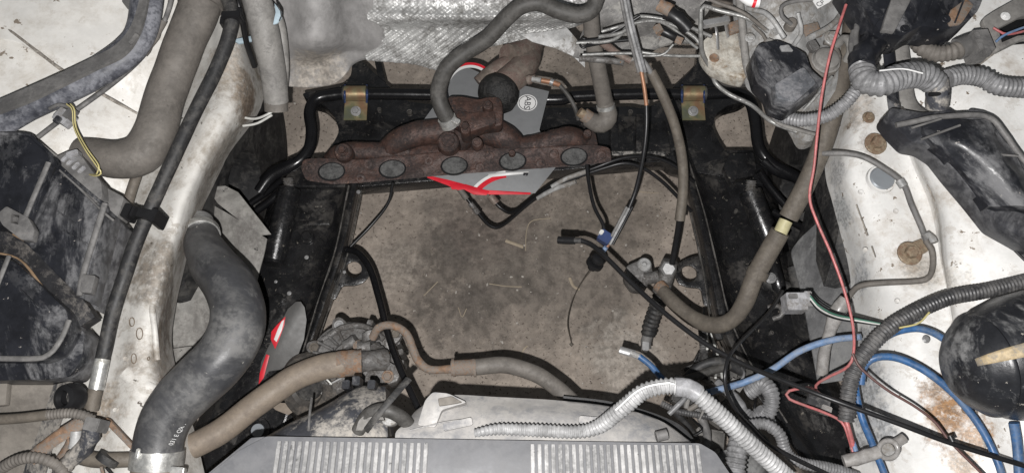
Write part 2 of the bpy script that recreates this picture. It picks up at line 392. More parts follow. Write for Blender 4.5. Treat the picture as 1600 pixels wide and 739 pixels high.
# ---------------------------------------------------------------- the floor
bm = bmesh.new()
n = 60
gv = [[bm.verts.new((-3 + 6 * i / n, -3 + 6 * j / n, 0.0015 * mnoise.noise(Vector((i * .7, j * .7, 0))))) for i in range(n + 1)] for j in range(n + 1)]
for j in range(n):
    for i in range(n): bm.faces.new((gv[j][i], gv[j][i + 1], gv[j + 1][i + 1], gv[j + 1][i]))
fl = fin('floor', bm, m_floor); fl['kind'] = 'structure'
# loose grit
bm = bmesh.new()
for k in range(900):
    p = V(random.uniform(380, 1300), random.uniform(60, 660), 0); s = random.choice((.0008, .0012, .0016, .003))
    bmesh.ops.create_icosphere(bm, subdivisions=1, radius=s, matrix=Matrix.Translation(p + Vector((0, 0, s * .5))) @ Matrix.Rotation(random.random() * 3, 4, 'Z') @ Matrix.Diagonal((1, random.uniform(.5, 2), .6, 1)))
g = fin('floor_grit', bm, M('grit', (.16, .13, .11), (.7, .66, .6), .5, 160, bump=0, soft=.05), None, False); g['kind'] = 'stuff'
for i, (pts, w_, lab) in enumerate([
    ([(790, 376, .004), (818, 386, .004)], 6, 'short flat wood splinter on the concrete below the exhaust manifold'),
    ([(821, 392, .003), (823, 360, .003), (832, 345, .003), (860, 341, .003)], 1.6, 'long thin hooked straw on the concrete below the exhaust manifold'),
    ([(764, 443, .003), (790, 447, .003), (815, 448, .003)], 1.7, 'straight pale straw lying across the middle of the concrete'),
    ([(662, 462, .003), (684, 440, .003)], 1.6, 'short slanting straw on the concrete right of the left chassis tab'),
    ([(890, 434, .004), (896, 447, .004), (906, 452, .004)], 5, 'curled pale wood chip on the concrete beside the thin hanging wire'),
    ([(814, 562, .003), (817, 548, .003), (824, 540, .003)], 2.5, 'short curved straw on the concrete above the radiator shroud'),
    ([(716, 480, .003), (722, 495, .003), (729, 482, .003)], 1.3, 'tiny forked straw on the concrete near the rusty pipe bend'),
    ([(986, 295, .003), (1004, 300, .003), (1030, 302, .003)], 1.4, 'fine straw on the concrete beside the steel brake lines')]):
    tag(tube('wood_splinter' if i in (0, 4) else 'straw', pts, w_ * .85, m_straw, seg=6, step=.004, wob=.25, flat=.5), lab, 'straw', 'bits of straw on the floor')

# ---------------------------------------------------------------- car body
body = thing('car_body', 'white painted car body around the emptied engine bay', 'car body', (0, 0, 0))
# left frame rail
ys = [-40, 60, 156, 250, 330, 430, 520, 600, 680, 790]
xs = [(290, 310, 345, 375, 400), (310, 330, 352, 378, 398), (285, 312, 342, 378, 411), (222, 262, 300, 328, 352), (188, 235, 272, 294, 314), (152, 203, 240, 264, 284),
      (132, 183, 220, 245, 267), (112, 172, 212, 248, 280), (85, 155, 205, 258, 305), (60, 140, 200, 260, 330)]
zs = (.63, .655, .675, .65, .54)
patch('frame_rail', [[(x, y, z) for x, z in zip(r, zs)] for y, r in zip(ys, xs)], m_white_l, body, 6, 8, .003, .006, 14, .0012, 70)
# stiffening beads and holes on the rail
tube('stiffening_bead', [(236, 470, .668), (241, 510, .668), (246, 562, .655)], 10, m_white_l, body, wob=.2)
tube('stiffening_bead', [(196, 580, .668), (222, 602, .668), (254, 622, .66)], 24, m_white_l, body, wob=.2, flat=.5)
for x, y, a, b in ((218, 521, 5, 9), (209, 560, 4, 8), (206, 503, 4, 7), (232, 560, 2, 3)):
    tube('dent_ring', [(x + a * math.cos(t), y + b * math.sin(t), 0.677) for t in [k * math.pi / 5 for k in range(11)]], 1.6, M('dark_dent_edge', (.17, .135, .10)) if x == 218 else bpy.data.materials['dark_dent_edge'], body, seg=6, step=.003)
# left inner fender, two lapped panels with sealant
patch('inner_fender', [[(-160, -60, .80), (60, -60, .79), (180, -60, .78), (330, -60, .74)], [(-160, 20, .80), (40, 20, .79), (160, 20, .775), (300, 20, .73)],
                       [(-160, 60, .80), (20, 62, .79), (150, 100, .77), (268, 100, .72)], [(-160, 60, .80), (-10, 52, .79), (100, 110, .77), (240, 192, .70)]], m_white_f, body, 8, 8, .004, .006, 6)
patch('inner_fender', [[(-160, 10, .785), (0, 20, .78), (110, 80, .755), (285, 60, .705)], [(-160, 120, .775), (-10, 130, .77), (90, 150, .75), (262, 110, .70)],
                       [(-160, 240, .76), (0, 240, .75), (100, 215, .745), (225, 215, .69)], [(-160, 420, .72), (0, 400, .70), (100, 350, .69), (190, 340, .66)],
                       [(-160, 600, .68), (0, 600, .66), (80, 540, .65), (130, 560, .645)], [(-160, 800, .64), (0, 800, .63), (60, 760, .62), (110, 760, .62)]], m_white_f, body, 8, 8, .003, .008, 6)
tube('seam_sealant', [(-20, 30, .792), (15, 48, .792), (60, 82, .785), (100, 112, .778), (160, 148, .765), (215, 178, .725)], 5, m_seal, body, seg=8, wob=.6, flat=.5)
plate('flange', [(262, 78), (274, 40), (280, 42), (268, 88), (222, 190), (213, 178)], .745, m_white_l, body, .02)
tube('rust_line', [(266, 84, .748), (240, 135, .748), (218, 178, .745)], 3.5, m_rust, body, seg=6, wob=.5, flat=.5)
# lower left apron
plate('lower_apron', [(150, 560), (205, 590), (250, 625), (262, 660), (262, 790), (60, 790), (110, 640)], .60, m_white_l, body, .004)
plate('slotted_bracket', [(158, 655), (168, 652), (212, 698), (206, 704)], .70, m_rust, body, .012)
# right rail and fender in one pressed sheet
ys = [-60, 100, 180, 260, 330, 430, 560, 680, 800]
X = [(1290, 1322, 1350, 1380, 1395, 1500, 1720), (1300, 1328, 1352, 1385, 1402, 1500, 1720), (1302, 1330, 1358, 1400, 1420, 1520, 1720), (1290, 1322, 1362, 1428, 1448, 1540, 1720),
     (1306, 1342, 1390, 1455, 1476, 1560, 1720), (1330, 1368, 1420, 1474, 1486, 1570, 1720), (1333, 1375, 1430, 1495, 1512, 1590, 1720), (1328, 1385, 1450, 1530, 1550, 1600, 1720), (1340, 1400, 1470, 1560, 1580, 1620, 1720)]
Z = [(.56, .63, .65, .66, .73, .77, .80)] * 5 + [(.54, .62, .66, .67, .72, .76, .79), (.53, .61, .66, .68, .70, .75, .79), (.53, .61, .66, .69, .70, .74, .78), (.53, .61, .66, .69, .70, .74, .78)]
patch('inner_fender', [[(x, y, z) for x, z in zip(r, zz)] for y, r, zz in zip(ys, X, Z)], m_white_r, body, 6, 8, .003, .005, 10, .001, 60)
for a, b in (((1338, 320), (1356, 370)), ((1362, 385), (1368, 402)), ((1436, 255), (1446, 280)), ((1449, 288), (1460, 315)), ((1464, 325), (1472, 348)), ((1477, 360), (1478, 390))):
    tube('sealant_dash', [(a[0], a[1], .706 if a[0] > 1400 else .652), (b[0], b[1], .706 if b[0] > 1400 else .652)], 2.6, m_seal, body, seg=6, wob=.5, flat=.5)
tube('weld_bead', [(1406, 180, .70), (1430, 230, .712), (1465, 300, .716), (1480, 350, .716), (1479, 430, .70)], 4, m_white_r, body, seg=6, wob=.3)
tube('drip_seam', [(1510, 500, .74), (1530, 570, .73), (1525, 640, .72), (1540, 700, .72)], 3, m_seal, body, seg=6, wob=.8, flat=.3)
tube('seam_sealant', [(1524, 105, .778), (1560, 78, .782), (1610, 45, .79)], 5, m_seal, body, seg=6, wob=.6, flat=.5)
c = V(1378, 279, .672)
lathe('rubber_plug', c, (0, 0, 1), [(0, .004), (W(17, c), .004), (W(19, c), .002), (W(19.5, c), -.002), (0, -.002)], m_plug, body, 32)
lathe('plug_seat', c, (0, 0, 1), [(W(23, c), -.006), (W(22, c), .0005), (W(19, c), .0005)], m_white_r, body, 32)
# firewall and tunnel
patch('firewall', [[(380, -60, .78), (430, -60, .78), (480, -60, .78), (520, -60, .76), (545, -60, .72), (600, -60, .66)],
                   [(390, 20, .70), (440, 20, .70), (480, 20, .73), (515, 20, .72), (545, 20, .67), (600, 20, .62)],
                   [(400, 64, .66), (440, 64, .67), (485, 66, .70), (520, 64, .68), (555, 64, .63), (600, 70, .58)],
                   [(410, 100, .63), (445, 100, .62), (490, 98, .60), (520, 92, .61), (545, 84, .60), (590, 88, .56)],
                   [(415, 134, .60), (445, 134, .59), (495, 134, .57), (525, 130, .58), (543, 112, .59), (552, 95, .58)]], m_fire, body, 7, 7, .003, .012, 12)
def emb(p):
    left = min(1, max(0, (.03 - p.x) / .08))
    a = math.sin((p.x * .8 - p.y * 1.1 - p.z * .5) * 480 + 2.5 * mnoise.noise(p * 11)) * left * max(0, min(1, (p.z - .55) * -30 + 2.2))
    d = math.sin(p.x * 620) * math.sin((p.z * 1.2 + p.y) * 620)
    return p + Vector((0, -.6, .7)) * (.0026 * a + .0011 * d + .007 * mnoise.noise(p * 22) + .0026 * mnoise.noise(p * 110))
_ = patch('tunnel_heat_shield', [[(530, -60, .68), (640, -60, .69), (760, -60, .69), (860, -60, .68), (960, -60, .68)],
                      [(520, 0, .64), (640, 8, .65), (760, 12, .65), (860, 6, .64), (930, 6, .64)],
                      [(545, 30, .63), (640, 28, .645), (740, 28, .645), (860, 24, .64), (925, 22, .63)],
                      [(552, 50, .60), (640, 46, .60), (740, 44, .60), (830, 38, .60), (915, 34, .60)],
                      [(566, 78, .585), (640, 74, .57), (725, 72, .565), (800, 54, .57), (890, 44, .58)],
                      [(572, 94, .575), (645, 100, .55), (690, 109, .55), (738, 82, .56), (820, 60, .56)]], m_foil, body, 90, 26, .002, f=emb)
plate('shield_flap', [(812, 54), (850, 50), (886, 44), (905, 66), (914, 78), (914, 106), (895, 88), (868, 76), (832, 66)], lambda x, y: .60 - (y - 44) * .0006, m_alloypale, body, .0015, .0005)
patch('firewall', [[(910, -60, .70), (960, -60, .72), (1040, -60, .72), (1120, -60, .70)], [(915, 10, .66), (960, 10, .66), (1040, 15, .66), (1110, 10, .66)],
                   [(915, 36, .64), (960, 34, .64), (1030, 36, .64), (1100, 30, .64)], [(905, 62, .60), (960, 62, .59), (1020, 62, .60), (1100, 62, .60)], [(895, 88, .58), (950, 96, .56), (1000, 90, .57), (1030, 74, .58)]], M('grimy_firewall', (.17, .165, .16), (.34, .33, .31), .45, 16, .5, .8, speck=(.35, .17, .07), samt=.22, sscale=30, bump=.5, bscale=120), body, 8, 8, .003, .02, 16)
# black plates added to stand in for the shade inside the wheel arches
plate('arch_shade_plate', [(250, 150), (405, 180), (415, 250), (410, 300), (345, 420), (200, 420)], .10, m_black, body, .004)
plate('arch_shade_plate', [(1232, 190), (1330, 180), (1345, 480), (1290, 470), (1262, 380), (1240, 330), (1236, 260)], .10, m_black, body, .004)
# bolts on the right rail
bolt('bolt', 1357, 184, .664, 7, m_boltrust, body, washer=1.35, h=.8); bolt('bolt', 1368, 225, .668, 10, m_boltrust, body, (.05, -.1, 1), washer=1.75, h=1.1)
bolt('bolt', 1447, 530, .705, 4, m_steel, body); bolt('bolt', 1508, 640, .725, 4, m_boltrust, body)

random.seed(11)
def dimple(x, y, z, r, mat):
    c = V(x, y, z); lathe('spot_weld', c, (0, 0, 1), [(W(r, c), -.002), (W(r * .9, c), .0006), (W(r * .55, c), .0002), (0, -.0004)], mat, body, 14)
for x, y, z in ((300, 250, .672), (262, 330, .668), (228, 420, .667), (196, 560, .668), (180, 640, .668)): dimple(x, y, z, 4, m_white_l)
for x, y, z in ((1345, 300, .655), (1400, 330, .668), (1352, 390, .650), (1402, 470, .668), (1560, 470, .762)): dimple(x, y, z, 4, m_white_r)
# ---------------------------------------------------------------- tyres and splash shields
def tyre(px, py, z, tilt, lab, flip=1):
    c = V(px, py, z); a = Vector((flip, tilt, 0)); R = .30; w2 = .09
    t = thing('wheel', lab, 'wheel', (c.x, c.y, c.z - R), 'front wheels in the arches')
    lathe('tyre', c, a, [(.19, -w2), (.24, -w2 - .006), (.285, -w2 + .005), (R - .004, -w2 + .022), (R, -.05), (R - .006, -.046), (R - .006, -.04), (R, -.036), (R, .036), (R - .006, .04), (R, .05), (R - .004, w2 - .022), (.285, w2 - .005), (.24, w2 + .006), (.10, w2), (.10, -w2 + .02)], m_rubber, t, 64)
    lathe('rim', c, a, [(.10, -w2 + .03), (.09, -w2 + .02), (.08, 0), (.06, .03), (0, .03)], m_sub, t, 40)
    return t
tyre(318, 300, .30, -.12, 'dark tyre seen through the arch beside the grey splash shield')
tyre(1300, 330, .30, .12, 'dark tyre seen through the arch behind the tan hose', -1)
t = thing('splash_shield', 'grey bent plastic splash shield behind the fat radiator hose', 'splash shield', V(340, 400, .3))
plate('panel', [(322, 292), (352, 290), (372, 300), (424, 366), (404, 368), (340, 318)], .44, m_shield, t, .003)
patch('panel', [[(300, 295, .42), (330, 318, .43), (370, 342, .44), (418, 374, .44)], [(280, 400, .42), (320, 400, .41), (370, 400, .42), (410, 405, .42)], [(265, 500, .42), (310, 500, .40), (360, 490, .40), (402, 440, .40)], [(240, 620, .42), (280, 620, .40), (330, 600, .40), (380, 540, .40)]], m_shield, t, 6, 6, .003, .012, 16)
plate('flange', [(262, 545), (300, 540), (290, 590), (262, 600)], .45, m_shield, t, .003)
t = thing('splash_shield', 'dark scratched splash shield hanging beside the white right rail', 'splash shield', V(1290, 450, .35))
plate('panel', roundo([(1300, 326), (1318, 345), (1340, 440), (1345, 590), (1278, 600), (1255, 470), (1235, 392), (1250, 372)], 8), lambda x, y: .47 + (x - 1290) * .0006, m_shieldr, t, .003)

# ---------------------------------------------------------------- subframe
sf = thing('subframe', 'black painted steel subframe spanning the empty bay', 'subframe', V(800, 330, .25))
o = [(551, 92), (568, 97), (600, 128), (635, 158), (690, 165), (760, 168), (900, 168), (985, 166), (1005, 170), (1035, 158), (1048, 140), (1075, 115), (1090, 98), (1093, 60), (1104, 60), (1106, 100), (1112, 128), (1150, 140), (1176, 150),
     (1160, 160), (1135, 166), (1118, 180), (1114, 200), (1122, 218), (1136, 240), (1200, 262), (1200, 290), (1050, 262), (1040, 252), (560, 292), (440, 292), (448, 272), (500, 250), (520, 225), (530, 205), (522, 180), (505, 163), (480, 156), (470, 146), (505, 140), (535, 134), (548, 120)]
plate('crossmember', roundo(o, 7), .33, m_sub, sf, .045, .003)
plate('crossmember_cover', roundo([(600, 172), (640, 178), (690, 184), (760, 188), (900, 184), (1010, 180), (1040, 186), (1050, 240), (960, 246), (600, 246), (560, 240), (545, 215), (570, 190)], 8), .345, m_sub, sf, .015, .004)
for x in (960, 1000): plate('bracket', [(x - 6, 178), (x + 6, 178), (x + 6, 243), (x - 6, 243)], .356, m_sub, sf, .01)
plate('edge_lip', [(950, 236), (1040, 236), (1042, 243), (950, 243)], .362, M('scraped_black', (.03, .03, .03), (.4, .38, .35), .45, 60), sf, .006)
rows = [(285, (428, 450, 530, 546, 560, 567)), (390, (400, 424, 505, 524, 538, 545)), (470, (376, 402, 480, 497, 511, 518)), (560, (348, 378, 450, 470, 481, 487)), (650, (312, 345, 420, 438, 452, 459)), (790, (250, 280, 372, 392, 404, 412))]
zz = (.27, .315, .315, .355, .355, .28)
patch('side_beam', [[(x, y, z) for x, z in zip(r, zz)] for y, r in rows], m_sub, sf, 4, 8, .012, .003, 20)
rows = [(235, (1048, 1056, 1072, 1088, 1168, 1196)), (330, (1078, 1085, 1101, 1118, 1196, 1218)), (420, (1098, 1106, 1123, 1140, 1216, 1240)), (500, (1112, 1122, 1143, 1162, 1236, 1260)), (580, (1145, 1157, 1180, 1202, 1272, 1297)), (660, (1195, 1207, 1230, 1252, 1317, 1342)), (790, (1290, 1300, 1325, 1345, 1420, 1440))]
zz = (.28, .355, .355, .315, .315, .27)
patch('side_beam', [[(x, y, z) for x, z in zip(r, zz)] for y, r in rows], m_sub, sf, 4, 8, .012, .003, 20)
plate('tab', roundo([(535, 388), (560, 390), (577, 405), (580, 425), (570, 440), (555, 446), (534, 446), (524, 468), (500, 468), (515, 400)], 6), .31, m_sub, sf, .006, .001, [ell(552.5, 420.5, 12.5)])
plate('tab', roundo([(1095, 398), (1075, 403), (1058, 412), (1053, 428), (1060, 443), (1075, 449), (1095, 450), (1100, 478), (1130, 480), (1115, 400)], 6), .31, m_sub, sf, .006, .001, [ell(1076, 427.5, 13)])
plate('seat_pad', roundo([(1140, 240), (1178, 238), (1182, 262), (1180, 274), (1150, 280), (1145, 290), (1130, 262)], 4), .365, m_sub, sf, .02)
plate('welded_strip', [(468, 345), (515, 344), (515, 351), (468, 352)], .325, m_sub, sf, .006)
for x, y, r in ((480, 370, 8), (479, 402, 2.6), (437, 467, 8), (452, 458, 2.6), (560, 300, 2.5), (453, 355, 1.6), (431, 440, 2), (538, 425, 2), (1190, 378, 2)):
    bolt('bolt', x, y, .36 if x == 560 else .32, r, m_sub if r > 5 else m_steel, sf, washer=1.3)
plate('bottom_pan', roundo([(345, 642), (400, 628), (440, 640), (462, 652), (430, 700), (400, 790), (200, 790), (290, 690)], 8), .36, m_sub, sf, .02, .003)
c = V(403, 672, .362); rp = lathe('round_plug', c, (0, 0, 1), [(W(20, c), -.002), (W(19, c), .004), (W(14, c), .004), (W(12, c), .001), (0, .001)], m_sub, sf, 28)
lathe('plug_centre', c, (0, 0, 1), [(0, .003), (W(10, c), .003), (W(10.5, c), .001)], m_plug, rp, 24)
plate('top_stay', [(585, 95), (595, 95), (612, 165), (600, 165)], .29, m_sub, sf, .006)

def arm_tube(name, lab, pts, w_):
    tag(tube(name, pts, w_, m_gloss, seg=16, wob=.02), lab, 'control arm', 'lower control arms')
def arm(lab, s):
    q = [(452, 296, .36), (440, 350, .355), (428, 405, .34)] if s < 0 else [(1172, 300, .365), (1190, 345, .355), (1208, 392, .34)]
    t = thing('control_arm', lab, 'control arm', V(*q[1][:2], .28), 'lower control arms')
    tube('arm_tube', q, 36, m_sub, t, seg=18, wob=.01)
    p, e = q[0], q[-1]
    tube('end_cap', [(e[0], e[1] - 2, e[2]), (e[0] - 1 * s * -1, e[1] + 8, e[2])], 30, m_sub, t, seg=18, wob=0)
    corr('threaded_stud', [(p[0] - 2 * s * -1, p[1] - 18, p[2] + .01), (p[0], p[1], p[2])], 17, m_alloy, t, pitch=4)
    if s < 0:
        for k, (pts, ww) in enumerate((([(475, 246, .40), (448, 258, .40), (425, 268, .38), (410, 282, .36)], 13), ([(446, 292, .35), (425, 312, .34), (400, 330, .33)], 12), ([(442, 280, .33), (418, 300, .31), (392, 318, .30)], 10), ([(450, 320, .30), (430, 360, .29), (405, 375, .28)], 16))):
            tube('link_rod', pts, ww, m_gloss, t, wob=.02)
    else:
        for k, (pts, ww) in enumerate((([(1192, 250, .40), (1215, 268, .39), (1255, 282, .37)], 16), ([(1186, 268, .36), (1205, 295, .34), (1240, 335, .32)], 13), ([(1200, 290, .34), (1222, 315, .33), (1255, 328, .31)], 10), ([(1205, 330, .32), (1235, 345, .31), (1262, 360, .30)], 12))):
            tube('link_rod', pts, ww, m_gloss, t, wob=.02)
    return t
arm('black control arm tube beside the grey splash shield', -1)
arm('black control arm tube under the tan taped hose', 1)
# knuckle clutter next to the right beam
t = thing('steering_joint', 'black steering joint with boot below the yellow hose collar', 'steering joint', V(1225, 440, .3))
tube('rod', [(1206, 405, .36), (1215, 440, .36), (1222, 462, .35)], 22, m_sub, t); tube('housing', [(1240, 418, .38), (1246, 445, .38), (1250, 462, .37)], 20, m_rubber, t)
tube('boot', [(1195, 440, .34), (1222, 448, .35), (1246, 452, .35)], 22, m_rubber, t, lump=.3); bolt('nut', 1204, 434, .375, 6, m_steel, t)
tube('hook', [(1200, 480, .33), (1218, 478, .34), (1222, 492, .34), (1208, 498, .33)], 8, m_alloy, t)

m_edge = M('chip_highlight_paint', (.05, .047, .043), (.14, .13, .12), .4, 40, .5, .8)  # paler beam lips: chipped paint plus edge highlights put into the colour
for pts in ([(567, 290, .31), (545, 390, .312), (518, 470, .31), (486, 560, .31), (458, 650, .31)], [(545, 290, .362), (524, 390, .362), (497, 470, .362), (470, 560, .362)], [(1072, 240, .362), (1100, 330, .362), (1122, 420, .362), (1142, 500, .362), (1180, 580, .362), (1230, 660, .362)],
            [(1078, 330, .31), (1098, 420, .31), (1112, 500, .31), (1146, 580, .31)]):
    tube('chip_highlight', pts, 2.6, m_edge, sf, seg=6, wob=.7, step=.006)
for x, y, r in ((640, 176, 4), (593, 172, 3), (985, 176, 3.5), (1110, 262, 3), (1060, 224, 3), (1150, 330, 2.5), (1168, 420, 3), (1205, 520, 3), (505, 330, 3), (470, 500, 3), (420, 540, 4)):
    c = V(x, y, .36 if 160 < y < 180 else .336 if y < 270 else .318); lathe('drain_hole', c, (0, 0, 1), [(W(r * 1.2, c), -.006), (W(r * 1.1, c), .0035), (W(r * .8, c), .0035), (W(r * .7, c), -.003), (0, -.003)], m_edge, sf, 14)
# sway bar
t = thing('sway_bar', 'long gloss black anti-roll bar running across the rear of the subframe', 'sway bar', V(820, 150, .38))
tube('bar', [(405, 300, .38), (425, 275, .39), (462, 256, .40), (482, 235, .40), (487, 205, .40), (484, 175, .40), (495, 155, .40), (520, 149, .40), (555, 147, .40), (700, 149, .40), (860, 156, .40), (900, 151, .40), (1000, 147, .40), (1083, 148, .40), (1150, 146, .40), (1172, 160, .40), (1180, 190, .40), (1186, 230, .40), (1205, 256, .395), (1240, 275, .385), (1262, 290, .37)], 18.5, m_gloss, t, seg=20, wob=.01)
def bracket(lab, px):
    c = V(px, 160, .40); t = thing('bushing_bracket', lab, 'bracket', Vector((c.x, c.y, .35)), 'sway bar bushing brackets')
    b = V(px, 147, .40); r = W(12.5, b); hw = W(17, b); R = []
    bm = bmesh.new(); prof = []
    for k in range(9): a = math.radians(200 - 220 * k / 8); prof.append((math.cos(a) * r, math.sin(a) * r))
    prof = [(p[0], p[1]) for p in prof]
    prof = [(-p[0] * -1, p[1]) for p in prof]
    pts = [(r * math.cos(math.radians(a)), r * math.sin(math.radians(a))) for a in range(200, -21, -20)]
    # pts as (y,z) seen along the bar: from far side over the top to the near foot
    pts = [(-y, z) for y, z in pts][::-1]; pts = [(r * 1.15, -.035)] + pts[1:-1] + [(-r * 1.15, -.012), (-r * 3.3, -.014)]
    th = .0025
    for sx in (-1, 1):
        R.append([bm.verts.new(b + Vector((sx * hw * (1.0 if i < len(pts) - 2 else 1.05), y, z))) for i, (y, z) in enumerate(pts)])
    for i in range(len(pts) - 1): bm.faces.new((R[0][i], R[0][i + 1], R[1][i + 1], R[1][i]))
    bmesh.ops.recalc_face_normals(bm, faces=bm.faces)
    g = bmesh.ops.solidify(bm, geom=bm.faces[:], thickness=th)
    fin('strap', bm, m_zinc, t, True, 50)
    for sx in (-1, 1):
        tube('strap_edge', [(px + sx * 17, 134, .395), (px + sx * 17.5, 147, .418), (px + sx * 17, 160, .395)], 4, m_connblue, t, seg=8, step=.004)
    c2 = V(px, 147, .40); lathe('bushing', c2 - Vector((hw * 1.15, 0, 0)), (1, 0, 0), [(W(8, c2), 0), (r * .93, 0), (r * .93, hw * 2.3), (W(8, c2), hw * 2.3)], m_rubber, t, 24)
    bolt('bolt', px, 174, .394, 5.5, m_steel, t, (0, -.2, 1), washer=1.5, h=.9)
    return t
b1 = bracket('zinc plated bracket on the sway bar beside the grey firewall bulge', 556)
b2 = bracket('zinc plated bracket on the sway bar below the corroded mount dome', 1083)

# ---------------------------------------------------------------- silver card with logo
t = thing('printed_card', 'silver card with a round letter sticker lying under the exhaust manifold', 'card', V(750, 220, .42))
zc = lambda x, y: .43
out = [(700, 92), (730, 105), (768, 122), (858, 143), (843, 203), (868, 262), (836, 302), (770, 300), (676, 278), (632, 250), (630, 205), (660, 190), (690, 150)]
plate('sheet', out, zc, m_card, t, .0012, .0004)
zo = lambda d: (lambda x, y: zc(x, y) + d)
stk = plate('sticker', ell(824, 161, 15.5, 13), zo(.0008), m_whiteprint, t, .0006, 0)
def ringd(name, cx, cy, r1, r2, a0, a1, d, mat, ry=1.0):
    A = [math.radians(a0 + (a1 - a0) * k / 24) for k in range(25)]
    o = [(cx + r2 * math.cos(a), cy + r2 * ry * math.sin(a)) for a in A] + [(cx + r1 * math.cos(a), cy + r1 * ry * math.sin(a)) for a in A[::-1]]
    plate(name, o, zo(d), mat, t, .0005, 0)
ringd('sticker_ring', 824, 161, 12.6, 13.6, 0, 358, .0011, m_blackprint, .85)
ringd('printed_arc', 800, 330, 62, 70, 217, 262, .0008, m_redprint, .85); ringd('printed_arc', 800, 330, 70, 75, 217, 262, .0012, m_whiteprint, .85)
ringd('printed_arc', 735, 140, 34, 38, 200, 330, .0008, m_whiteprint); ringd('printed_arc', 735, 140, 38, 42, 200, 330, .0008, m_redprint)
plate('red_edge', [(664, 273), (700, 281), (760, 297), (830, 301), (828, 304), (765, 304), (735, 295), (715, 297), (700, 290), (668, 278)], zo(.0014), m_redprint, t, .001, .0002)
plate('red_edge', [(702, 287), (728, 288), (765, 299), (760, 305), (740, 304), (725, 296), (706, 296)], zo(.004), m_redprint, t, .001, .0002)
plate('white_bar', [(762, 271), (826, 267), (826, 271), (765, 277)], zo(.0014), m_whiteprint, t, .0004, 0); plate('white_bar', [(818, 270), (826, 270), (824, 275), (817, 274)], zo(.0022), m_blackprint, t, .0004, 0)
fc = bpy.data.curves.new('lettering', 'FONT'); fc.body = 'ABS'; fc.size = .0185; fc.extrude = .0002; fc.align_x = 'CENTER'; fc.align_y = 'CENTER'
fo = bpy.data.objects.new('lettering', fc); COL.objects.link(fo); fo.rotation_euler = (0, 0, math.radians(-98)); fo.location = V(824, 161, zc(824, 161) + .0014); bpy.context.view_layer.update()
me = bpy.data.meshes.new_from_object(fo.evaluated_get(bpy.context.evaluated_depsgraph_get())); me.transform(fo.matrix_world); bpy.data.objects.remove(fo)
me.materials.clear(); link('lettering', me, m_blackprint, stk, False)
t = thing('torn_card', 'dark rounded card with a torn red edge propped on the left subframe beam', 'card', V(440, 560, .4))
zt = lambda x, y: .40 + (560 - y) * .0003
plate('sheet', [(470, 471), (476, 480), (479, 500), (475, 530), (463, 562), (452, 575), (420, 580), (404, 600), (408, 565), (425, 530), (450, 482), (462, 471)], zt, m_carddark, t, .0015, .0004)
plate('red_edge', [(446, 494), (432, 508), (424, 518), (423, 530), (430, 545), (436, 530), (444, 508)], lambda x, y: zt(x, y) + .002, m_redprint, t, .001, .0003)
plate('red_edge', [(416, 553), (421, 555), (412, 590), (404, 600), (406, 582)], lambda x, y: zt(x, y) + .002, m_redprint, t, .001, .0003)
plate('white_tear', [(444, 499), (440, 516), (432, 534), (428, 530), (434, 514), (440, 502)], lambda x, y: zt(x, y) + .0032, m_whiteprint, t, .0006, .0002)
tag(plate('cardboard_flap', [(418, 628), (478, 630), (450, 648), (430, 640)], .40, m_tan, None, .002), 'small tan cardboard flap between the subframe and the streaked shroud', 'cardboard')

# ---------------------------------------------------------------- exhaust manifold
mf = thing('exhaust_manifold', 'rusty cast iron exhaust manifold with five oval ports', 'exhaust manifold', V(715, 240, .42))
fo_ = [(470, 262), (474, 249), (500, 247), (560, 250), (600, 246), (690, 238), (760, 232), (800, 232), (860, 230), (925, 226), (953, 231), (956, 253), (905, 259), (850, 263), (790, 267), (720, 272), (640, 279), (560, 286), (520, 288), (478, 282)]
zm = lambda x, y: .50 - (y - 240) * .00025
ports = [(518, 268), (613, 264), (710, 259), (801, 252), (897, 245)]
vd = (V(700, 260, .4) - V(700, 260, .5)).normalized() * .014
slab('port_flange', [V(a, b, zm(a, b)) for a, b in roundo(fo_, 6)], m_mani, mf, vd, .0015, holes=[[V(a, b, zm(a, b)) for a, b in ell(x, y, 21, 14.5, rot=-.06)] for x, y in ports])
for x, y in ports:
    pt = slab('port', [V(a, b, zm(a, b)) + vd * .75 for a, b in ell(x, y, 23, 16, rot=-.06)], m_port, mf, vd * .2, 0)
    tube('port_lip', [(x + 20.5 * math.cos(a), y + 14 * math.sin(a) - .06 * 20 * math.cos(a), zm(x, y) + .0008) for a in [k * math.pi / 8 for k in range(17)]], 2.6, m_cable, pt, seg=6, step=.004)
for x, y in ((485, 263), (563, 279), (575, 257), (655, 271), (670, 252), (750, 262), (765, 244), (845, 256), (866, 241), (940, 243)):
    c = V(x, y, zm(x, y)); nv = -Vector(vd).normalized(); r = W(6, c)
    lathe('stud_boss', c - nv * .004, nv, [(r * 1.3, 0), (r * 1.25, .0062), (r, .0072), (r * .6, .0072), (r * .55, .002), (0, .002)], m_mani, mf, 18)
tube('runner', [(520, 262, .455), (524, 246, .46), (545, 238, .475), (590, 238, .475), (640, 238, .47)], 32, m_mani, mf, lump=.08)
tube('runner', [(600, 262, .455), (605, 240, .465), (625, 220, .49), (660, 208, .50), (710, 206, .50)], 40, m_mani, mf, lump=.06)
tube('runner', [(711, 250, .455), (712, 232, .465), (722, 212, .49), (740, 196, .50)], 44, m_mani, mf, lump=.06)
tube('runner', [(805, 246, .455), (800, 228, .47), (782, 212, .49), (752, 200, .50)], 46, m_mani, mf, lump=.06)
tube('runner', [(900, 236, .455), (905, 222, .47), (885, 216, .485), (845, 226, .48), (815, 232, .47)], 36, m_mani, mf, lump=.08)
plate('runner_web', roundo([(545, 246), (600, 228), (640, 222), (690, 212), (740, 208), (800, 214), (830, 232), (866, 206), (930, 204), (936, 236), (800, 240), (560, 256)], 8), .482, m_mani, mf, .03, .004)
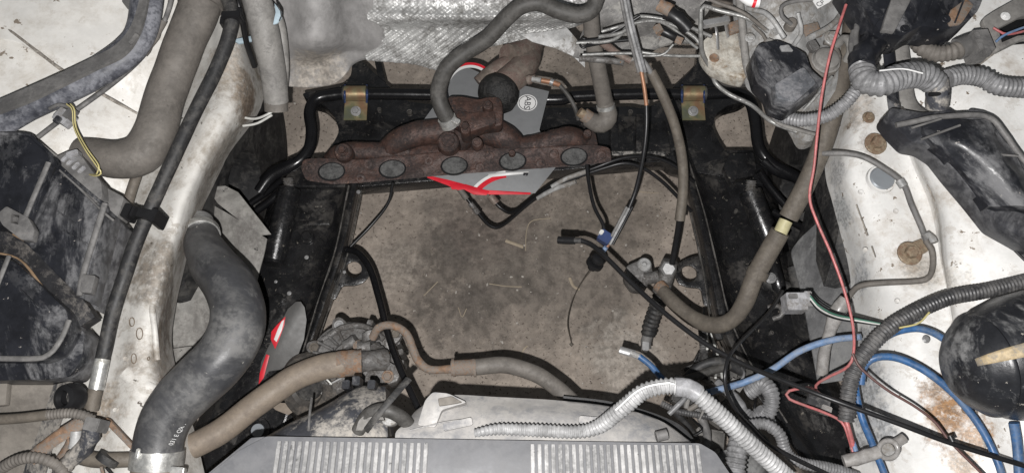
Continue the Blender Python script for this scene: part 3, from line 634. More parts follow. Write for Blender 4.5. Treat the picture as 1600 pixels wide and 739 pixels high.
plate('outlet_flange', roundo([(697, 165), (700, 150), (722, 150), (748, 155), (765, 150), (782, 152), (786, 166), (785, 196), (735, 202), (706, 192)], 6), .555, m_mani, mf, .03, .004)
plate('outlet_pad', roundo([(712, 172), (740, 176), (772, 172), (776, 192), (735, 206), (714, 196)], 6), .566, m_mani, mf, .03, .004)
for x, y, z, r, h in ((727, 202, .575, 8, .05), (700, 220, .53, 17, .035), (762, 164, .578, 8, .018), (535, 236, .52, 14, .03), (918, 208, .51, 7, .02), (745, 222, .56, 9, .02), (800, 238, .535, 5, .012)):
    c = V(x, y, z); R = W(r, c); lathe('boss', c, (0, .15, -1), [(0, 0), (R * .55, 0), (R * .6, .002), (R * .85, .002), (R, .005), (R * 1.1, h), (0, h)], m_mani, mf, 20)
bolt('bolt', 727, 198, .59, 6, m_mani, mf, washer=1.1); bolt('bolt', 535, 235, .524, 6, m_mani, mf, washer=1.2); bolt('bolt', 762, 163, .582, 5, m_mani, mf, washer=1.2)
# down pipe
t = thing('exhaust_downpipe', 'heat stained downpipe with a black woven sleeve behind the manifold', 'exhaust pipe', V(800, 120, .4))
tube('pipe', [(775, 145, .50), (790, 130, .50), (812, 112, .49), (822, 95, .47), (824, 70, .44)], 44, m_exh, t, seg=24, wob=.05, lump=.03)
tube('pipe_neck', [(796, 92, .49), (818, 84, .47), (830, 62, .44)], 46, m_exh, t, seg=18, lump=.08)
tube('pipe', [(752, 135, .46), (778, 112, .47), (806, 100, .47)], 34, m_exh, t, seg=18, lump=.05)
lathe('woven_sleeve', V(768, 160, .52), V(800, 120, .50) - V(768, 160, .52), [(0, -.004), (.024, -.002), (.036, .008), (.0415, .020), (.041, .034), (.036, .046), (.030, .050), (0, .050)], m_mesh, t, 32)
lathe('sensor_boss', V(824, 126, .525), (.8, .1, .3), [(0, 0), (.009, 0), (.010, .006), (.007, .010), (.007, .018), (0, .018)], m_exh, t, 16)
t = thing('oxygen_sensor', 'copper tipped oxygen sensor with thin lead beside the round letter sticker', 'sensor', V(850, 128, .45))
tube('body', [(832, 124, .535), (846, 126, .54)], 9, m_alloypale, t); tube('collar', [(846, 126, .54), (862, 129, .54), (874, 133, .535)], 8, m_copper, t)
tube('tip_ring', [(860, 128, .54), (865, 130, .54)], 10.5, m_steel, t); tube('lead', [(874, 133, .535), (888, 150, .53), (898, 168, .52), (904, 188, .50)], 7, m_heater, t)

# ---------------------------------------------------------------- hoses over the manifold
t = thing('heater_hose', 'dark grey S-shaped hose with clear clamp looping above the manifold', 'hose', V(700, 190, .56))
tube('hose', [(704, 193, .585), (690, 168, .61), (685, 142, .63), (698, 108, .66), (725, 84, .68), (760, 62, .70), (790, 30, .73), (815, 10, .75), (842, 5, .755), (875, 18, .755), (905, 24, .755), (926, 14, .76), (934, -12, .77)], 26, m_heater, t, seg=20, wob=.04)
c = V(701, 191, .59); ax = (V(704, 197, .58) - V(692, 172, .61)).normalized()
hc = lathe('hose_clamp', c - ax * .010, ax, [(W(12, c), 0), (W(14.5, c), 0), (W(14.5, c), .018), (W(12, c), .018)], m_clamp, t, 24); block('clamp_screw', 712, 188, .61, 13, 9, .010, 30, m_clamp, hc)
t = thing('coolant_hose', 'grey hose with rusty elbow hanging down beside the striped flat cable', 'hose', V(945, 185, .45))
tube('hose', [(923, 22, .72), (926, 60, .68), (934, 105, .63), (945, 160, .56)], 26, m_greyhose, t, seg=20)
tube('elbow', [(945, 160, .56, 26), (950, 182, .54, 30), (938, 194, .53, 30), (918, 186, .525, 24)], 26, m_greyhose, t, seg=20)
c = V(946, 164, .56); ax = (V(946, 170, .55) - V(944, 155, .565)).normalized()
lathe('hose_clamp', c, ax, [(W(13, c), 0), (W(14.5, c), 0), (W(14.5, c), .008), (W(13, c), .008)], m_clamp, t, 24)
tube('rusty_end', [(922, 186, .53), (910, 178, .535)], 22, m_rust, t, seg=18); tube('rusty_end', [(912, 180, .54), (905, 175, .545)], 15, m_boltrust, t, seg=18)

# ---------------------------------------------------------------- left upper: duct, thin pipe, hoses
def facet(a):  # flattish two faced section
    return 1.0 / max(abs(math.cos(a)) ** 4 + abs(math.sin(a)) ** 4, .3) ** .25
t = thing('rubber_duct', 'broad dusty rubber duct curving over the white fender above the air box', 'duct', V(120, 130, .80))
tube('duct_body', [(-30, 210, .80), (40, 168, .81), (100, 140, .82), (155, 112, .825), (200, 80, .83), (222, 45, .835), (232, -20, .84)], 50, m_duct, t, seg=24, wob=.03, flat=.8)
patch('top_lip', [[(-30, 168, .845), (-30, 186, .85)], [(35, 140, .848), (40, 160, .854)], [(85, 118, .85), (95, 134, .856)], [(140, 92, .852), (148, 108, .858)], [(178, 72, .855), (192, 86, .86)], [(200, 48, .856), (214, 58, .86)], [(212, 20, .858), (226, 24, .862)], [(222, -20, .86), (234, -20, .865)]], m_ductgrey, t, 3, 6, .006)
block('clip', 208, 60, .872, 7, 20, .006, 25, m_ductgrey, t)
tag(plate('plastic_tab', [(190, -5), (212, -5), (212, 14), (200, 10), (190, 3)], .80, m_ductgrey, None, .02), 'small grey plastic tab at the top edge on the white fender', 'clip')
t = thing('thin_hose', 'thin grey hose running under the broad duct down to the air box', 'hose', V(150, 150, .78))
tube('hose', [(50, 222, .77), (95, 188, .785), (130, 165, .79), (180, 128, .79), (220, 92, .80), (246, 55, .81), (262, 20, .82), (272, -20, .83)], 7.5, m_ductgrey, t, seg=10)
tube('taped_knot', [(225, 85, .805), (240, 62, .815), (254, 34, .82)], 13, m_greyhose, t, seg=12, lump=.25)
t = thing('wire_connector', 'square dark connector with yellow wires above the air box corner', 'connector', V(95, 180, .80))
cb = block('housing', 96, 180, .825, 24, 22, .02, 32, m_conn, t); block('cap', 106, 175, .828, 10, 20, .016, 32, m_ductgrey, t); block('latch', 88, 186, .83, 10, 12, .006, 32, m_dustblack, cb)
tube('shroud', [(78, 170, .82), (92, 164, .828), (110, 168, .825)], 6, m_ductgrey, t)
for d, mm in ((0, m_yellow), (3, m_cable), (6, m_yellow)): tube('wire', [(104 + d, 163, .83), (113 + d * .5, 172, .83), (116 + d * .5, 200, .82), (132 + d * .6, 232, .82), (150 + d * .6, 258, .82), (158 - d, 270, .815), (150, 275 - d * .3, .81), (140, 273, .80)], 2.6, mm, t, seg=6, step=.004)
t = thing('coolant_hose', 'thick grey-brown elbow hose over the top of the left rail', 'hose', V(240, 150, .72))
tube('hose', [(322, -30, .80, 66), (308, 20, .79, 62), (284, 80, .78, 60), (258, 150, .77, 60), (242, 205, .765, 62), (222, 240, .76, 64), (188, 250, .76, 60), (152, 245, .755, 56), (128, 242, .75, 54)], 60, m_greyhose, t, seg=28, wob=.035)
tube('sleeve_edge', [(318, -14, .795, 69), (313, 10, .792, 68)], 68, m_greyhose, t, seg=28, wob=.01)
tube('branch_pipe', [(218, 262, .73), (205, 300, .725), (192, 345, .70)], 16, m_tandark, t)
t = thing('ac_pipe', 'long black pipe with a bare silver band running down the left rail', 'pipe', V(250, 300, .68))
tube('pipe', [(348, -20, .80), (362, 20, .80), (356, 62, .79), (335, 115, .78), (305, 175, .775), (270, 250, .77), (238, 320, .76), (212, 380, .755), (195, 430, .75), (176, 490, .74), (164, 545, .73), (159, 565, .73)], 22, m_rubber, t, seg=18)
tube('silver_band', [(160, 561, .73), (155, 585, .728), (150, 608, .725)], 23, m_clamp, t, seg=18, wob=.01)
tube('pipe_end', [(150, 607, .724), (146, 622, .72), (143, 640, .715)], 22, m_tandark, t, seg=18)
t = thing('pipe_clip', 'black double plastic clip holding the long pipe to the left rail', 'clip', V(210, 330, .72))
block('strap', 216, 331, .778, 46, 15, .02, 12, m_cable, t); block('jaw', 196, 328, .785, 12, 22, .03, 15, m_cable, t); block('jaw', 238, 335, .790, 10, 22, .04, 15, m_cable, t); block('clip_rib', 206, 329, .789, 4, 17, .012, 15, m_cable, t)
t = thing('pipe_clip', 'black clip joining the two thin pipes at the top near the firewall', 'clip', V(356, 22, .76))
block('strap', 360, 22, .812, 30, 12, .02, -5, m_cable, t); block('jaw', 347, 31, .805, 8, 14, .03, 0, m_cable, t); block('jaw', 374, 18, .805, 8, 15, .02, -10, m_cable, t)
tag(tube('thin_hose', [(364, -20, .78), (374, 12, .77), (380, 40, .74), (386, 70, .70), (398, 105, .66)], 9, m_cable), 'thin black hose disappearing behind the pale grey vertical hose', 'hose')
t = thing('drain_hose', 'pale grey vertical hose hanging beside the grey firewall', 'hose', V(430, 170, .55))
tube('hose', [(395, -30, .82, 44), (404, 10, .79, 46), (416, 60, .76, 44), (426, 110, .72, 40), (432, 160, .68, 38)], 40, m_palehose, t, seg=22)
tube('cuff', [(431, 157, .683, 36), (432, 174, .672, 36)], 36, m_greyhose, t, seg=22, wob=.01)
tube('side_moulding', [(428, 10, .76), (440, 50, .73), (444, 100, .70), (442, 135, .68)], 16, m_palehose, t, seg=14)
tag(tube('small_hose', [(438, 120, .66), (444, 145, .62), (448, 158, .60)], 8, m_cable), 'short black hose stub behind the pale hose cuff', 'hose')
t = thing('plastic_clip', 'pale blue broken plastic clip on the firewall next to the pale hose', 'clip', V(436, 25, .78))
plate('leaf', [(428, 2), (440, 18), (440, 28), (433, 36), (426, 38), (430, 20)], .84, m_paleblue, t, .004); tube('cord', [(420, -6, .86), (432, 8, .86), (440, 22, .85), (436, 34, .845)], 2, m_cable, t, seg=6)
tag(plate('bracket', [(362, 62), (392, 56), (400, 62), (372, 68)], .70, m_paleblue, None, .006), 'narrow pale blue strip at the top corner of the left rail', 'bracket')
t = thing('cable_pair', 'two white cables crossing the tyre below the pale grey hose', 'cable', V(400, 180, .5))
tube('cable', [(372, 182, .60), (398, 186, .61), (420, 178, .62), (432, 168, .62)], 4, m_whitewire, t, seg=8); tube('cable', [(380, 197, .60), (402, 193, .61), (425, 180, .62)], 4, m_whitewire, t, seg=8)

# ---------------------------------------------------------------- left air box
ab = thing('air_box', 'dusty black plastic air box at the left edge of the bay', 'air box', V(60, 400, .60))
plate('lid', roundo([(-60, 205), (38, 207), (60, 219), (84, 243), (78, 262), (38, 355), (-60, 345)], 6), lambda x, y: .815 + (x) * .0001, m_dustblack, ab, .05, .004)
tube('lid_rim', [(-60, 209, .818), (36, 210, .82), (58, 222, .822), (80, 243, .823)], 6, m_dustblack, ab)
tube('rim', [(76, 254, .83), (56, 300, .828), (34, 352, .826)], 9, m_ductgrey, ab, flat=.6); tube('rim', [(84, 262, .812), (62, 312, .81), (42, 358, .808)], 6, m_cable, ab)
plate('front_panel', roundo([(82, 246), (165, 318), (160, 345), (128, 468), (34, 374), (40, 350)], 6), .795, m_dustblack, ab, .05, .004)
tube('rim', [(82, 250, .80), (120, 285, .80), (165, 322, .798)], 6, m_dustblack, ab)
tube('rim', [(164, 318, .805), (150, 362, .803), (130, 428, .80), (124, 462, .80)], 10, m_ductgrey, ab, flat=.7)
plate('side_wall', roundo([(166, 318), (188, 348), (168, 410), (148, 484), (126, 470)], 4), .745, m_dustblack, ab, .06, .003)
lt = plate('latch', roundo([(-6, 335), (10, 322), (44, 340), (54, 358), (50, 376), (32, 374), (4, 352)], 3), .832, m_ductgrey, ab, .012, .002, [[(17, 334), (30, 336), (28, 350), (16, 348)]]); block('latch_hook', 23, 342, .828, 8, 8, .01, 10, m_ductgrey, lt)
plate('latch', roundo([(128, 428), (149, 430), (142, 458), (124, 456)], 3), .812, m_ductgrey, ab, .012, .002)
patch('dark_channel', [[(-60, 345, .78), (-60, 400, .775)], [(10, 362, .78), (0, 398, .775)], [(40, 380, .78), (28, 410, .775)], [(90, 425, .775), (66, 452, .77)], [(130, 468, .77), (108, 492, .765)], [(148, 495, .76), (110, 520, .755)]], M('dark_channel_plastic', (.02, .02, .022), (.12, .11, .10), .3, 20, .5, .8), ab, 4, 4, .02)
tube('rust_edge', [(-30, 392, .783), (28, 404, .783), (66, 448, .779), (92, 478, .775), (110, 490, .772)], 3.5, M('brown_dust_edge', (.22, .15, .09)), ab, seg=6, wob=.6, flat=.6)
tube('rust_edge', [(20, 366, .787), (56, 388, .787), (95, 425, .783), (128, 462, .778)], 3, bpy.data.materials['brown_dust_edge'], ab, seg=6, wob=.6, flat=.6)
plate('lower_panel', roundo([(-60, 400), (24, 408), (104, 484), (108, 512), (88, 548), (60, 560), (-60, 560)], 8), .79, m_dustblack, ab, .05, .004)
tube('rim', [(-60, 558, .796), (50, 560, .796), (78, 552, .796), (96, 528, .796), (108, 500, .794)], 9, m_ductgrey, ab, flat=.6)
tube('ridge', [(14, 400, .80), (2, 430, .80), (-14, 470, .80)], 8, m_ductgrey, ab, flat=.6)
plate('base', roundo([(108, 494), (132, 520), (128, 560), (108, 588), (80, 592), (-60, 596), (-60, 556), (70, 562), (96, 540)], 6), .755, m_dustblack, ab, .05, .004)
for pts in ([(90, 330), (118, 350)], [(100, 360), (150, 390)], [(20, 270), (45, 320)], [(30, 450), (60, 480)]):
    tube('moulded_rib', [(a, b, .797 if i or a > 60 else .797) for i, (a, b) in enumerate(pts)], 2.4, m_dustblack, ab, seg=6)
t = thing('sensor_housing', 'grey plastic sensor housing on the corner of the air box', 'sensor', V(130, 280, .76))
plate('cover', roundo([(84, 246), (110, 234), (125, 240), (146, 270), (158, 284), (160, 308), (150, 318), (120, 290)], 5), .80, m_ductgrey, t, .03, .003)
plate('cover', roundo([(160, 290), (194, 308), (184, 340), (168, 325), (158, 312)], 4), .78, m_ductgrey, t, .03, .002)
for x, y in ((100, 246), (108, 252), (117, 258), (126, 264)): block('ridge', x, y, .806, 5, 14, .006, 38, m_conn, t)
tube('lip', [(84, 258, .80), (120, 290, .80), (160, 330, .80), (178, 345, .795)], 4, m_ductgrey, t, seg=8); block('plug', 112, 240, .815, 18, 12, .015, -20, m_conn, t)
# tray below
t = thing('battery_tray', 'mud coloured plastic tray below the air box', 'tray', V(40, 660, .60))
patch('panel', [[(-80, 590, .72), (20, 592, .72), (110, 596, .71)], [(-80, 640, .70), (20, 640, .70), (92, 640, .69)], [(-80, 700, .68), (20, 700, .67), (70, 700, .66)], [(-80, 800, .66), (20, 800, .65), (60, 800, .64)]], m_mud, t, 6, 6, .004, .008, 14)
plate('step', [(-60, 592), (12, 592), (8, 632), (-60, 640)], .73, m_mud, t, .012)
patch('side_rail', [[(82, 600, .72), (112, 596, .74)], [(70, 640, .72), (96, 645, .735)], [(50, 700, .70), (78, 705, .72)], [(30, 760, .70), (60, 770, .72)]], m_shroudl, t, 4, 5, .006, .006, 30)
t = thing('rubber_grommet', 'black round rubber grommet beside the bare silver pipe band', 'grommet', V(108, 620, .70))
c = V(103, 622, .76); lathe('ring', c, (-.3, -.2, 1), [(W(10, c), 0), (W(13, c), .006), (W(20, c), .004), (W(23, c), -.006), (W(20, c), -.02), (W(8, c), -.022), (W(9, c), -.01)], m_cable, t, 32); lathe('hub', c, (-.3, -.2, 1), [(0, -.008), (W(8, c), -.008), (W(9, c), -.02)], m_rubber, t, 20)
tube('flange', [(118 + 11 * math.cos(a), 616 + 16 * math.sin(a), .735) for a in [k * math.pi / 8 for k in range(17)]], 7, m_rubber, t, seg=8, step=.004)
t = thing('corrugated_hose', 'muddy ribbed hose crossing the lower left tray', 'hose', V(70, 652, .70))
tube('smooth_end', [(-40, 656, .77), (20, 654, .77), (75, 648, .77)], 16, m_tandark, t); corr('ribbed_section', [(74, 648, .77), (105, 645, .77), (128, 648, .768), (146, 656, .76)], 16, m_greyhose, t, pitch=5)
t = thing('corrugated_hose', 'muddy ribbed hose arching out of the bottom left corner', 'hose', V(60, 715, .68))
corr('ribbed_section', [(-20, 752, .72), (5, 730, .745), (35, 716, .755), (65, 716, .755), (92, 730, .745), (110, 760, .73)], 18, m_greyhose, t, pitch=6)
t = thing('wiring_bundle', 'dusty taped wiring bundle with a rusty bracket at the lower left', 'wiring', V(120, 690, .66))
tube('rusty_bracket', [(48, 716, .74), (80, 690, .745), (118, 665, .745), (136, 656, .74)], 22, m_rust, t, flat=.4, lump=.15)
tube('taped_trunk', [(143, 655, .755), (142, 680, .75), (125, 705, .74), (100, 730, .73), (88, 760, .72)], 26, m_shroudl, t, lump=.35); tube('sleeve', [(120, 672, .742), (118, 700, .735)], 20, m_alloypale, t, lump=.3)
block('connector', 142, 662, .772, 24, 20, .03, 10, m_ductgrey, t); tube('branch', [(120, 665, .73), (105, 700, .72), (95, 715, .71)], 14, m_rust, t, lump=.3)
t = thing('hose_stub', 'dark stub hose with clip at the bottom beside the silver hose clamp', 'hose', V(165, 718, .62))
tube('hose', [(130, 714, .70), (150, 718, .70), (180, 718, .70), (225, 716, .69)], 24, m_tandark, t, seg=18); tube('clip_band', [(164, 722, .71, 34), (172, 712, .71, 36)], 34, m_rubber, t, seg=18, wob=.1)
tube('clip_tail', [(158, 728, .72), (162, 745, .71)], 5, m_rust, t); tube('clip_tail', [(166, 730, .72), (176, 742, .71)], 4, m_cable, t)
tag(tube('fluid_hose', [(210, 745, .66), (235, 728, .66), (262, 700, .65)], 26, m_tan, None), 'short tan hose end behind the silver clamp at the bottom', 'hose')

# ---------------------------------------------------------------- radiator hose
t = thing('radiator_hose', 'fat curved black radiator hose with bare metal clamps', 'hose', V(330, 550, .60))
tube('hose', [(316, 366, .60, 50), (318, 384, .615, 58), (335, 415, .65, 72), (362, 452, .68, 80), (372, 500, .70, 84), (352, 552, .705, 84), (305, 600, .70, 84), (268, 640, .695, 80), (250, 680, .69, 76), (245, 712, .685, 75)], 80, m_radhose, t, seg=36, wob=.03)
c = V(245, 718, .685); ax = (V(243, 742, .68) - V(248, 690, .69)).normalized()
hc = lathe('hose_clamp', c, ax, [(W(35, c), -.014), (W(40, c), -.014), (W(40.5, c), 0), (W(40, c), .012), (W(35, c), .012)], m_clamp, t, 40)
block('clamp_screw', 276, 735, .735, 22, 12, .012, 5, m_clamp, hc); block('clamp_screw', 214, 708, .728, 6, 16, .006, 5, m_clamp, hc)
tube('fitting', [(244, 728, .68, 72), (242, 770, .67, 70)], 70, m_tan, t, seg=28)
c = V(315, 367, .60); ax = (V(316, 372, .608) - V(314, 350, .58)).normalized()
lathe('hose_clamp', c, ax, [(W(25, c), -.010), (W(28, c), -.010), (W(28.5, c), 0), (W(28, c), .004), (W(25, c), .004)], m_clamp, t, 36)
tube('fitting', [(314, 366, .60, 46), (312, 350, .57, 44)], 44, m_alloypale, t, seg=24)
fc = bpy.data.curves.new('lettering', 'FONT'); fc.body = '031 E QX DSI'; fc.size = .009; fc.extrude = .0001; fc.align_x = 'CENTER'
fo = bpy.data.objects.new('lettering', fc); COL.objects.link(fo); fo.location = V(283, 674, .715); fo.rotation_euler = (0, math.radians(38), math.radians(82)); bpy.context.view_layer.update()
me = bpy.data.meshes.new_from_object(fo.evaluated_get(bpy.context.evaluated_depsgraph_get())); me.transform(fo.matrix_world); bpy.data.objects.remove(fo); me.materials.clear()
link('lettering', me, m_whiteprint, t, False)

# ---------------------------------------------------------------- compressor and its lines
cp = thing('ac_compressor', 'corroded grey air conditioning compressor beside the radiator', 'compressor', V(550, 570, .30))
ca = V(548, 562, .44); axd = Vector((-.35, -.35, .85)).normalized()
lathe('housing', ca, (.1, .1, 1), [(0, .012), (.030, .012), (.034, .008), (.060, .006), (.066, 0), (.070, -.012), (.078, -.014), (.08, -.05), (.075, -.09), (0, -.09)], m_alloy, cp, 40)
tube('casting_rib', [(505, 530, .445), (535, 512, .45), (570, 510, .45), (600, 530, .445)], 10, m_alloy, cp, lump=.3)
for x, y in ((530, 508), (491, 543), (617, 520)):
    dx, dy = 555 - x, 565 - y; l = math.hypot(dx, dy); ux, uy = dx / l, dy / l
    oo = [(x - uy * 13 + ux * 40, y + ux * 13 + uy * 40), (x - uy * 13, y + ux * 13), (x - ux * 13 - uy * 6, y - uy * 13 + ux * 6), (x - ux * 13 + uy * 6, y - uy * 13 - ux * 6), (x + uy * 13, y - ux * 13), (x + uy * 16 + ux * 40, y - ux * 16 + uy * 40)]
    plate('mounting_ear', roundo(oo, 6), .442, m_alloy, cp, .018, .002); 
    c = V(x, y, .4425); lathe('bolt_hole', c, (0, 0, 1), [(W(8, c), 0), (W(7.5, c), .003), (W(5, c), .003), (W(4.5, c), .0005), (0, .0005)], m_steel if x == 530 else m_tandark, cp, 20)
lathe('pulley', V(482, 604, .43), axd, [(0, 0), (.03, 0), (.036, .006), (.056, .006), (.062, 0), (.062, -.004), (.057, -.008), (.062, -.012), (.057, -.016), (.062, -.02), (.062, -.03), (0, -.03)], M('pulley_dark', (.06, .055, .05), (.14, .12, .10), .4, 25), cp, 44)
lathe('clutch_plate', V(480, 602, .44), axd, [(0, .004), (.026, .004), (.028, 0), (.028, -.01)], m_rubber, cp, 30)
pb = plate('port_block', roundo([(560, 575), (600, 560), (626, 575), (622, 595), (600, 602), (572, 604)], 6), .475, m_alloy, cp, .04, .004)
for x, y, r in ((606, 588, 10), (560, 540, 9), (590, 545, 8), (575, 592, 7)): bolt('bolt', x, y, .478, r * .7, m_rust if r > 8 else m_alloy, pb, washer=1.4)
for k in range(7):
    a = 2.4 + k * .32; tube('cooling_fin', [(550 + 34 * math.cos(a), 562 + 30 * math.sin(a), .456), (550 + 62 * math.cos(a), 562 + 54 * math.sin(a), .449)], 5, m_alloy, cp, seg=8, lump=.2)
tube('casting_boss', [(585, 545, .47), (600, 556, .48)], 24, m_alloy, cp, lump=.3); tube('casting_boss', [(540, 540, .462), (556, 530, .468)], 18, m_alloy, cp, lump=.3)
for k in range(9):
    a = -1.3 + k * .28; x, y = 560 + 66 * math.cos(a), 560 + 58 * math.sin(a); block('casting_tooth', x, y, .43, 10, 9, .05, math.degrees(a), m_alloy, cp)
tube('wire', [(498, 585, .50), (510, 592, .51), (518, 600, .505)], 3, m_whitewire, cp, seg=6); tube('wire', [(515, 600, .50), (540, 586, .51), (556, 572, .505)], 3, m_alloypale, cp, seg=6)
t = thing('ac_hose', 'thick tan hose from the compressor passing under the radiator hose', 'hose', V(430, 620, .45))
tube('hose', [(538, 568, .525), (505, 573, .53), (465, 588, .535), (430, 610, .54), (395, 635, .545), (350, 670, .55), (315, 690, .555), (280, 705, .56)], 40, m_tan, t, seg=26)
tube('crimped_fitting', [(528, 569, .525), (548, 567, .523), (566, 566, .52)], 42, m_rust, t, seg=24, lump=.1); tube('fitting', [(562, 566, .52), (585, 562, .51), (604, 562, .50)], 32, m_alloy, t, seg=20, lump=.2)
t = thing('rusty_ac_line', 'bent rusty pipe with crimped collar feeding a pale grey hose', 'pipe', V(660, 560, .45))
tube('pipe', [(582, 528, .50), (592, 512, .515), (612, 508, .52), (634, 520, .52), (645, 545, .52), (655, 565, .52), (672, 577, .52), (706, 576, .52)], 13, m_rust, t, seg=16, lump=.12)
tube('elbow_block', [(576, 520, .49), (580, 534, .49)], 26, m_alloy, t, lump=.3); tube('elbow_block', [(560, 545, .48), (580, 542, .48)], 22, m_alloy, t, lump=.3)
cl = tube('collar', [(705, 575, .52), (725, 574, .52), (744, 573, .52)], 25, m_rust, t, seg=20, wob=.02)
for x in (709, 741): tube('collar_ring', [(x - 2, 574.5, .52), (x + 2, 574, .52)], 29, m_rust, cl, seg=20)
tube('hose', [(744, 573, .52), (790, 570, .52), (835, 583, .52), (868, 604, .52), (900, 632, .51)], 26, m_greyhose, t, seg=20)
t = thing('black_cable', 'black cable hooking round the left chassis tab and dropping to the shroud', 'cable', V(600, 480, .3))
tube('cable', [(614, 285, .38), (606, 318, .35), (580, 352, .33), (545, 388, .325)], 5, m_cable, t, seg=10)
tube('cable', [(543, 390, .335), (560, 396, .35), (578, 420, .38), (592, 465, .42), (606, 520, .46), (625, 575, .50), (655, 640, .52)], 11, m_gloss, t, seg=14)
tag(tube('cable_tie', [(572, 672, .77), (585, 655, .79), (612, 622, .79), (640, 590, .77)], 11, m_rubber, None, seg=10, flat=.35), 'black strap standing up beside the streaked shroud', 'strap')
tag(tube('bypass_hose', [(560, 672, .74), (575, 648, .76), (600, 640, .765), (625, 650, .755), (640, 664, .73)], 22, m_heater, None, seg=16), 'short black arched hose between the two shroud pieces', 'hose')

# ---------------------------------------------------------------- radiator
rd = thing('radiator_cover', 'grey plastic radiator cover with two fields of pale ribs', 'radiator cover', V(760, 720, .70))
zr = lambda x, y: .775
plate('panel', roundo([(416, 681), (1094, 692), (1118, 706), (1175, 790), (265, 790), (372, 704)], 5), .775, m_radplate, rd, .02, .003)
plate('side_lip', [(392, 683), (416, 681), (300, 790), (262, 790)], .765, m_radplate, rd, .02, .002)
rib_mesh = None
def rib(x0, y0, x1, y1, wpx):
    global rib_mesh
    a = V(x0, y0, .7775); b = V(x1, y1, .7775); L = (b - a).length
    if rib_mesh is None:
        bm = bmesh.new(); box3(bm, Vector((0, 0, 0)), Vector((.5, 0, 0)), Vector((0, .5, 0)), Vector((0, 0, .5)))
        rib_mesh = bpy.data.meshes.new('rib'); 
        bmesh.ops.bevel(bm, geom=bm.edges[:], offset=.12, segments=1, affect='EDGES'); bm.to_mesh(rib_mesh); bm.free(); rib_mesh.materials.append(m_radrib)
    o = bpy.data.objects.new('rib', rib_mesh); COL.objects.link(o); o.parent = rd
    m = (a + b) / 2; o.location = m - rootloc(rd); o.rotation_euler = (0, 0, math.atan2(b.y - a.y, b.x - a.x) - math.pi / 2); o.scale = (W(wpx, m), L, .004)
for k in range(22):
    x = 437 + k * 10.9; x1 = x + (800 - x) * -.035
    rib(x, 688.5 + (x - 437) * .0145, x1, 775, 6.6)
for k in range(25):
    x = 832 + k * 10.7; x1 = x + (800 - x) * -.035
    rib(x, 693.5 + (x - 832) * .006, x1, 775, 6.6)
sh = thing('fan_shroud', 'pale dusty curved fan shroud above the ribbed cover', 'fan shroud', V(860, 660, .60))
patch('panel', [[(650, 640, .70), (690, 618, .71), (780, 620, .71), (880, 626, .71), (960, 636, .71), (1030, 656, .71), (1080, 690, .70)],
                [(634, 660, .735), (690, 645, .735), (780, 648, .74), (880, 652, .74), (960, 660, .74), (1025, 675, .735), (1070, 700, .73)],
                [(618, 676, .75), (690, 680, .752), (780, 682, .752), (880, 686, .752), (960, 688, .752), (1020, 694, .75), (1065, 712, .745)],
                [(620, 700, .752), (690, 700, .752), (780, 700, .752), (880, 705, .752), (960, 706, .752), (1020, 710, .75), (1065, 730, .745)]], m_shroud, sh, 8, 8, .05, .004, 20)
plate('raised_corner', roundo([(664, 625), (676, 612), (700, 614), (730, 628), (690, 640), (680, 668), (652, 664)], 5), .752, m_shroud, sh, .04, .004)
plate('rusty_notch', [(684, 622), (706, 618), (722, 628), (700, 632), (686, 634)], .757, m_mud, sh, .006)
tube('moulded_line', [(640, 672, .757), (690, 660, .757), (722, 655, .757)], 2, m_shroud, sh, seg=6); block('moulded_box', 715, 662, .765, 46, 12, .008, -12, m_shroud, sh); block('moulded_box', 920, 656, .757, 30, 12, .008, 5, m_shroud, sh)
tube('drain_nub', [(1025, 682, .775), (1042, 678, .775)], 17, m_ductgrey, sh)
patch('shadow_band', [[(880, 618, .60), (960, 628, .60), (1040, 652, .60), (1080, 680, .60), (1110, 740, .60)], [(880, 640, .60), (960, 650, .60), (1030, 672, .60), (1065, 700, .60), (1080, 760, .60)]], m_cable, sh, 5, 3, .05)  # black strip added as the shadow along the shroud's curved edge
sl = thing('fan_shroud', 'streaked black plastic shroud corner below the compressor', 'fan shroud', V(520, 650, .55))
patch('panel', [[(400, 692, .65), (446, 664, .67), (508, 632, .68), (560, 604, .68), (602, 604, .67)], [(385, 710, .69), (440, 672, .71), (505, 642, .72), (560, 632, .72), (604, 640, .71)], [(380, 730, .71), (440, 692, .735), (510, 670, .74), (560, 668, .74), (606, 672, .73)], [(380, 740, .71), (440, 705, .735), (510, 700, .74), (560, 700, .74), (606, 700, .73)]], m_shroudl, sl, 6, 6, .06, .005, 22)
tube('rib_line', [(487, 622, .70), (484, 645, .73), (482, 672, .745)], 4, m_ductgrey, sl, seg=6)
for x, y in ((556, 594), (580, 600), (540, 600)): block('castle_tab', x, y, .70, 12, 14, .03, 0, m_dustblack, sl)
patch('bracket_loop', [[(556, 672, .755), (566, 672, .755)], [(562, 655, .765), (576, 660, .765)], [(578, 646, .77), (586, 656, .77)], [(596, 645, .765), (600, 655, .765)]], m_palehose, sl, 3, 5, .01)
tag(plate('plastic_bottle_cap', ell(608, 657, 12, 8), .735, m_alloypale, None, .02, .003), 'small white plastic cap under the short black arched hose', 'cap')

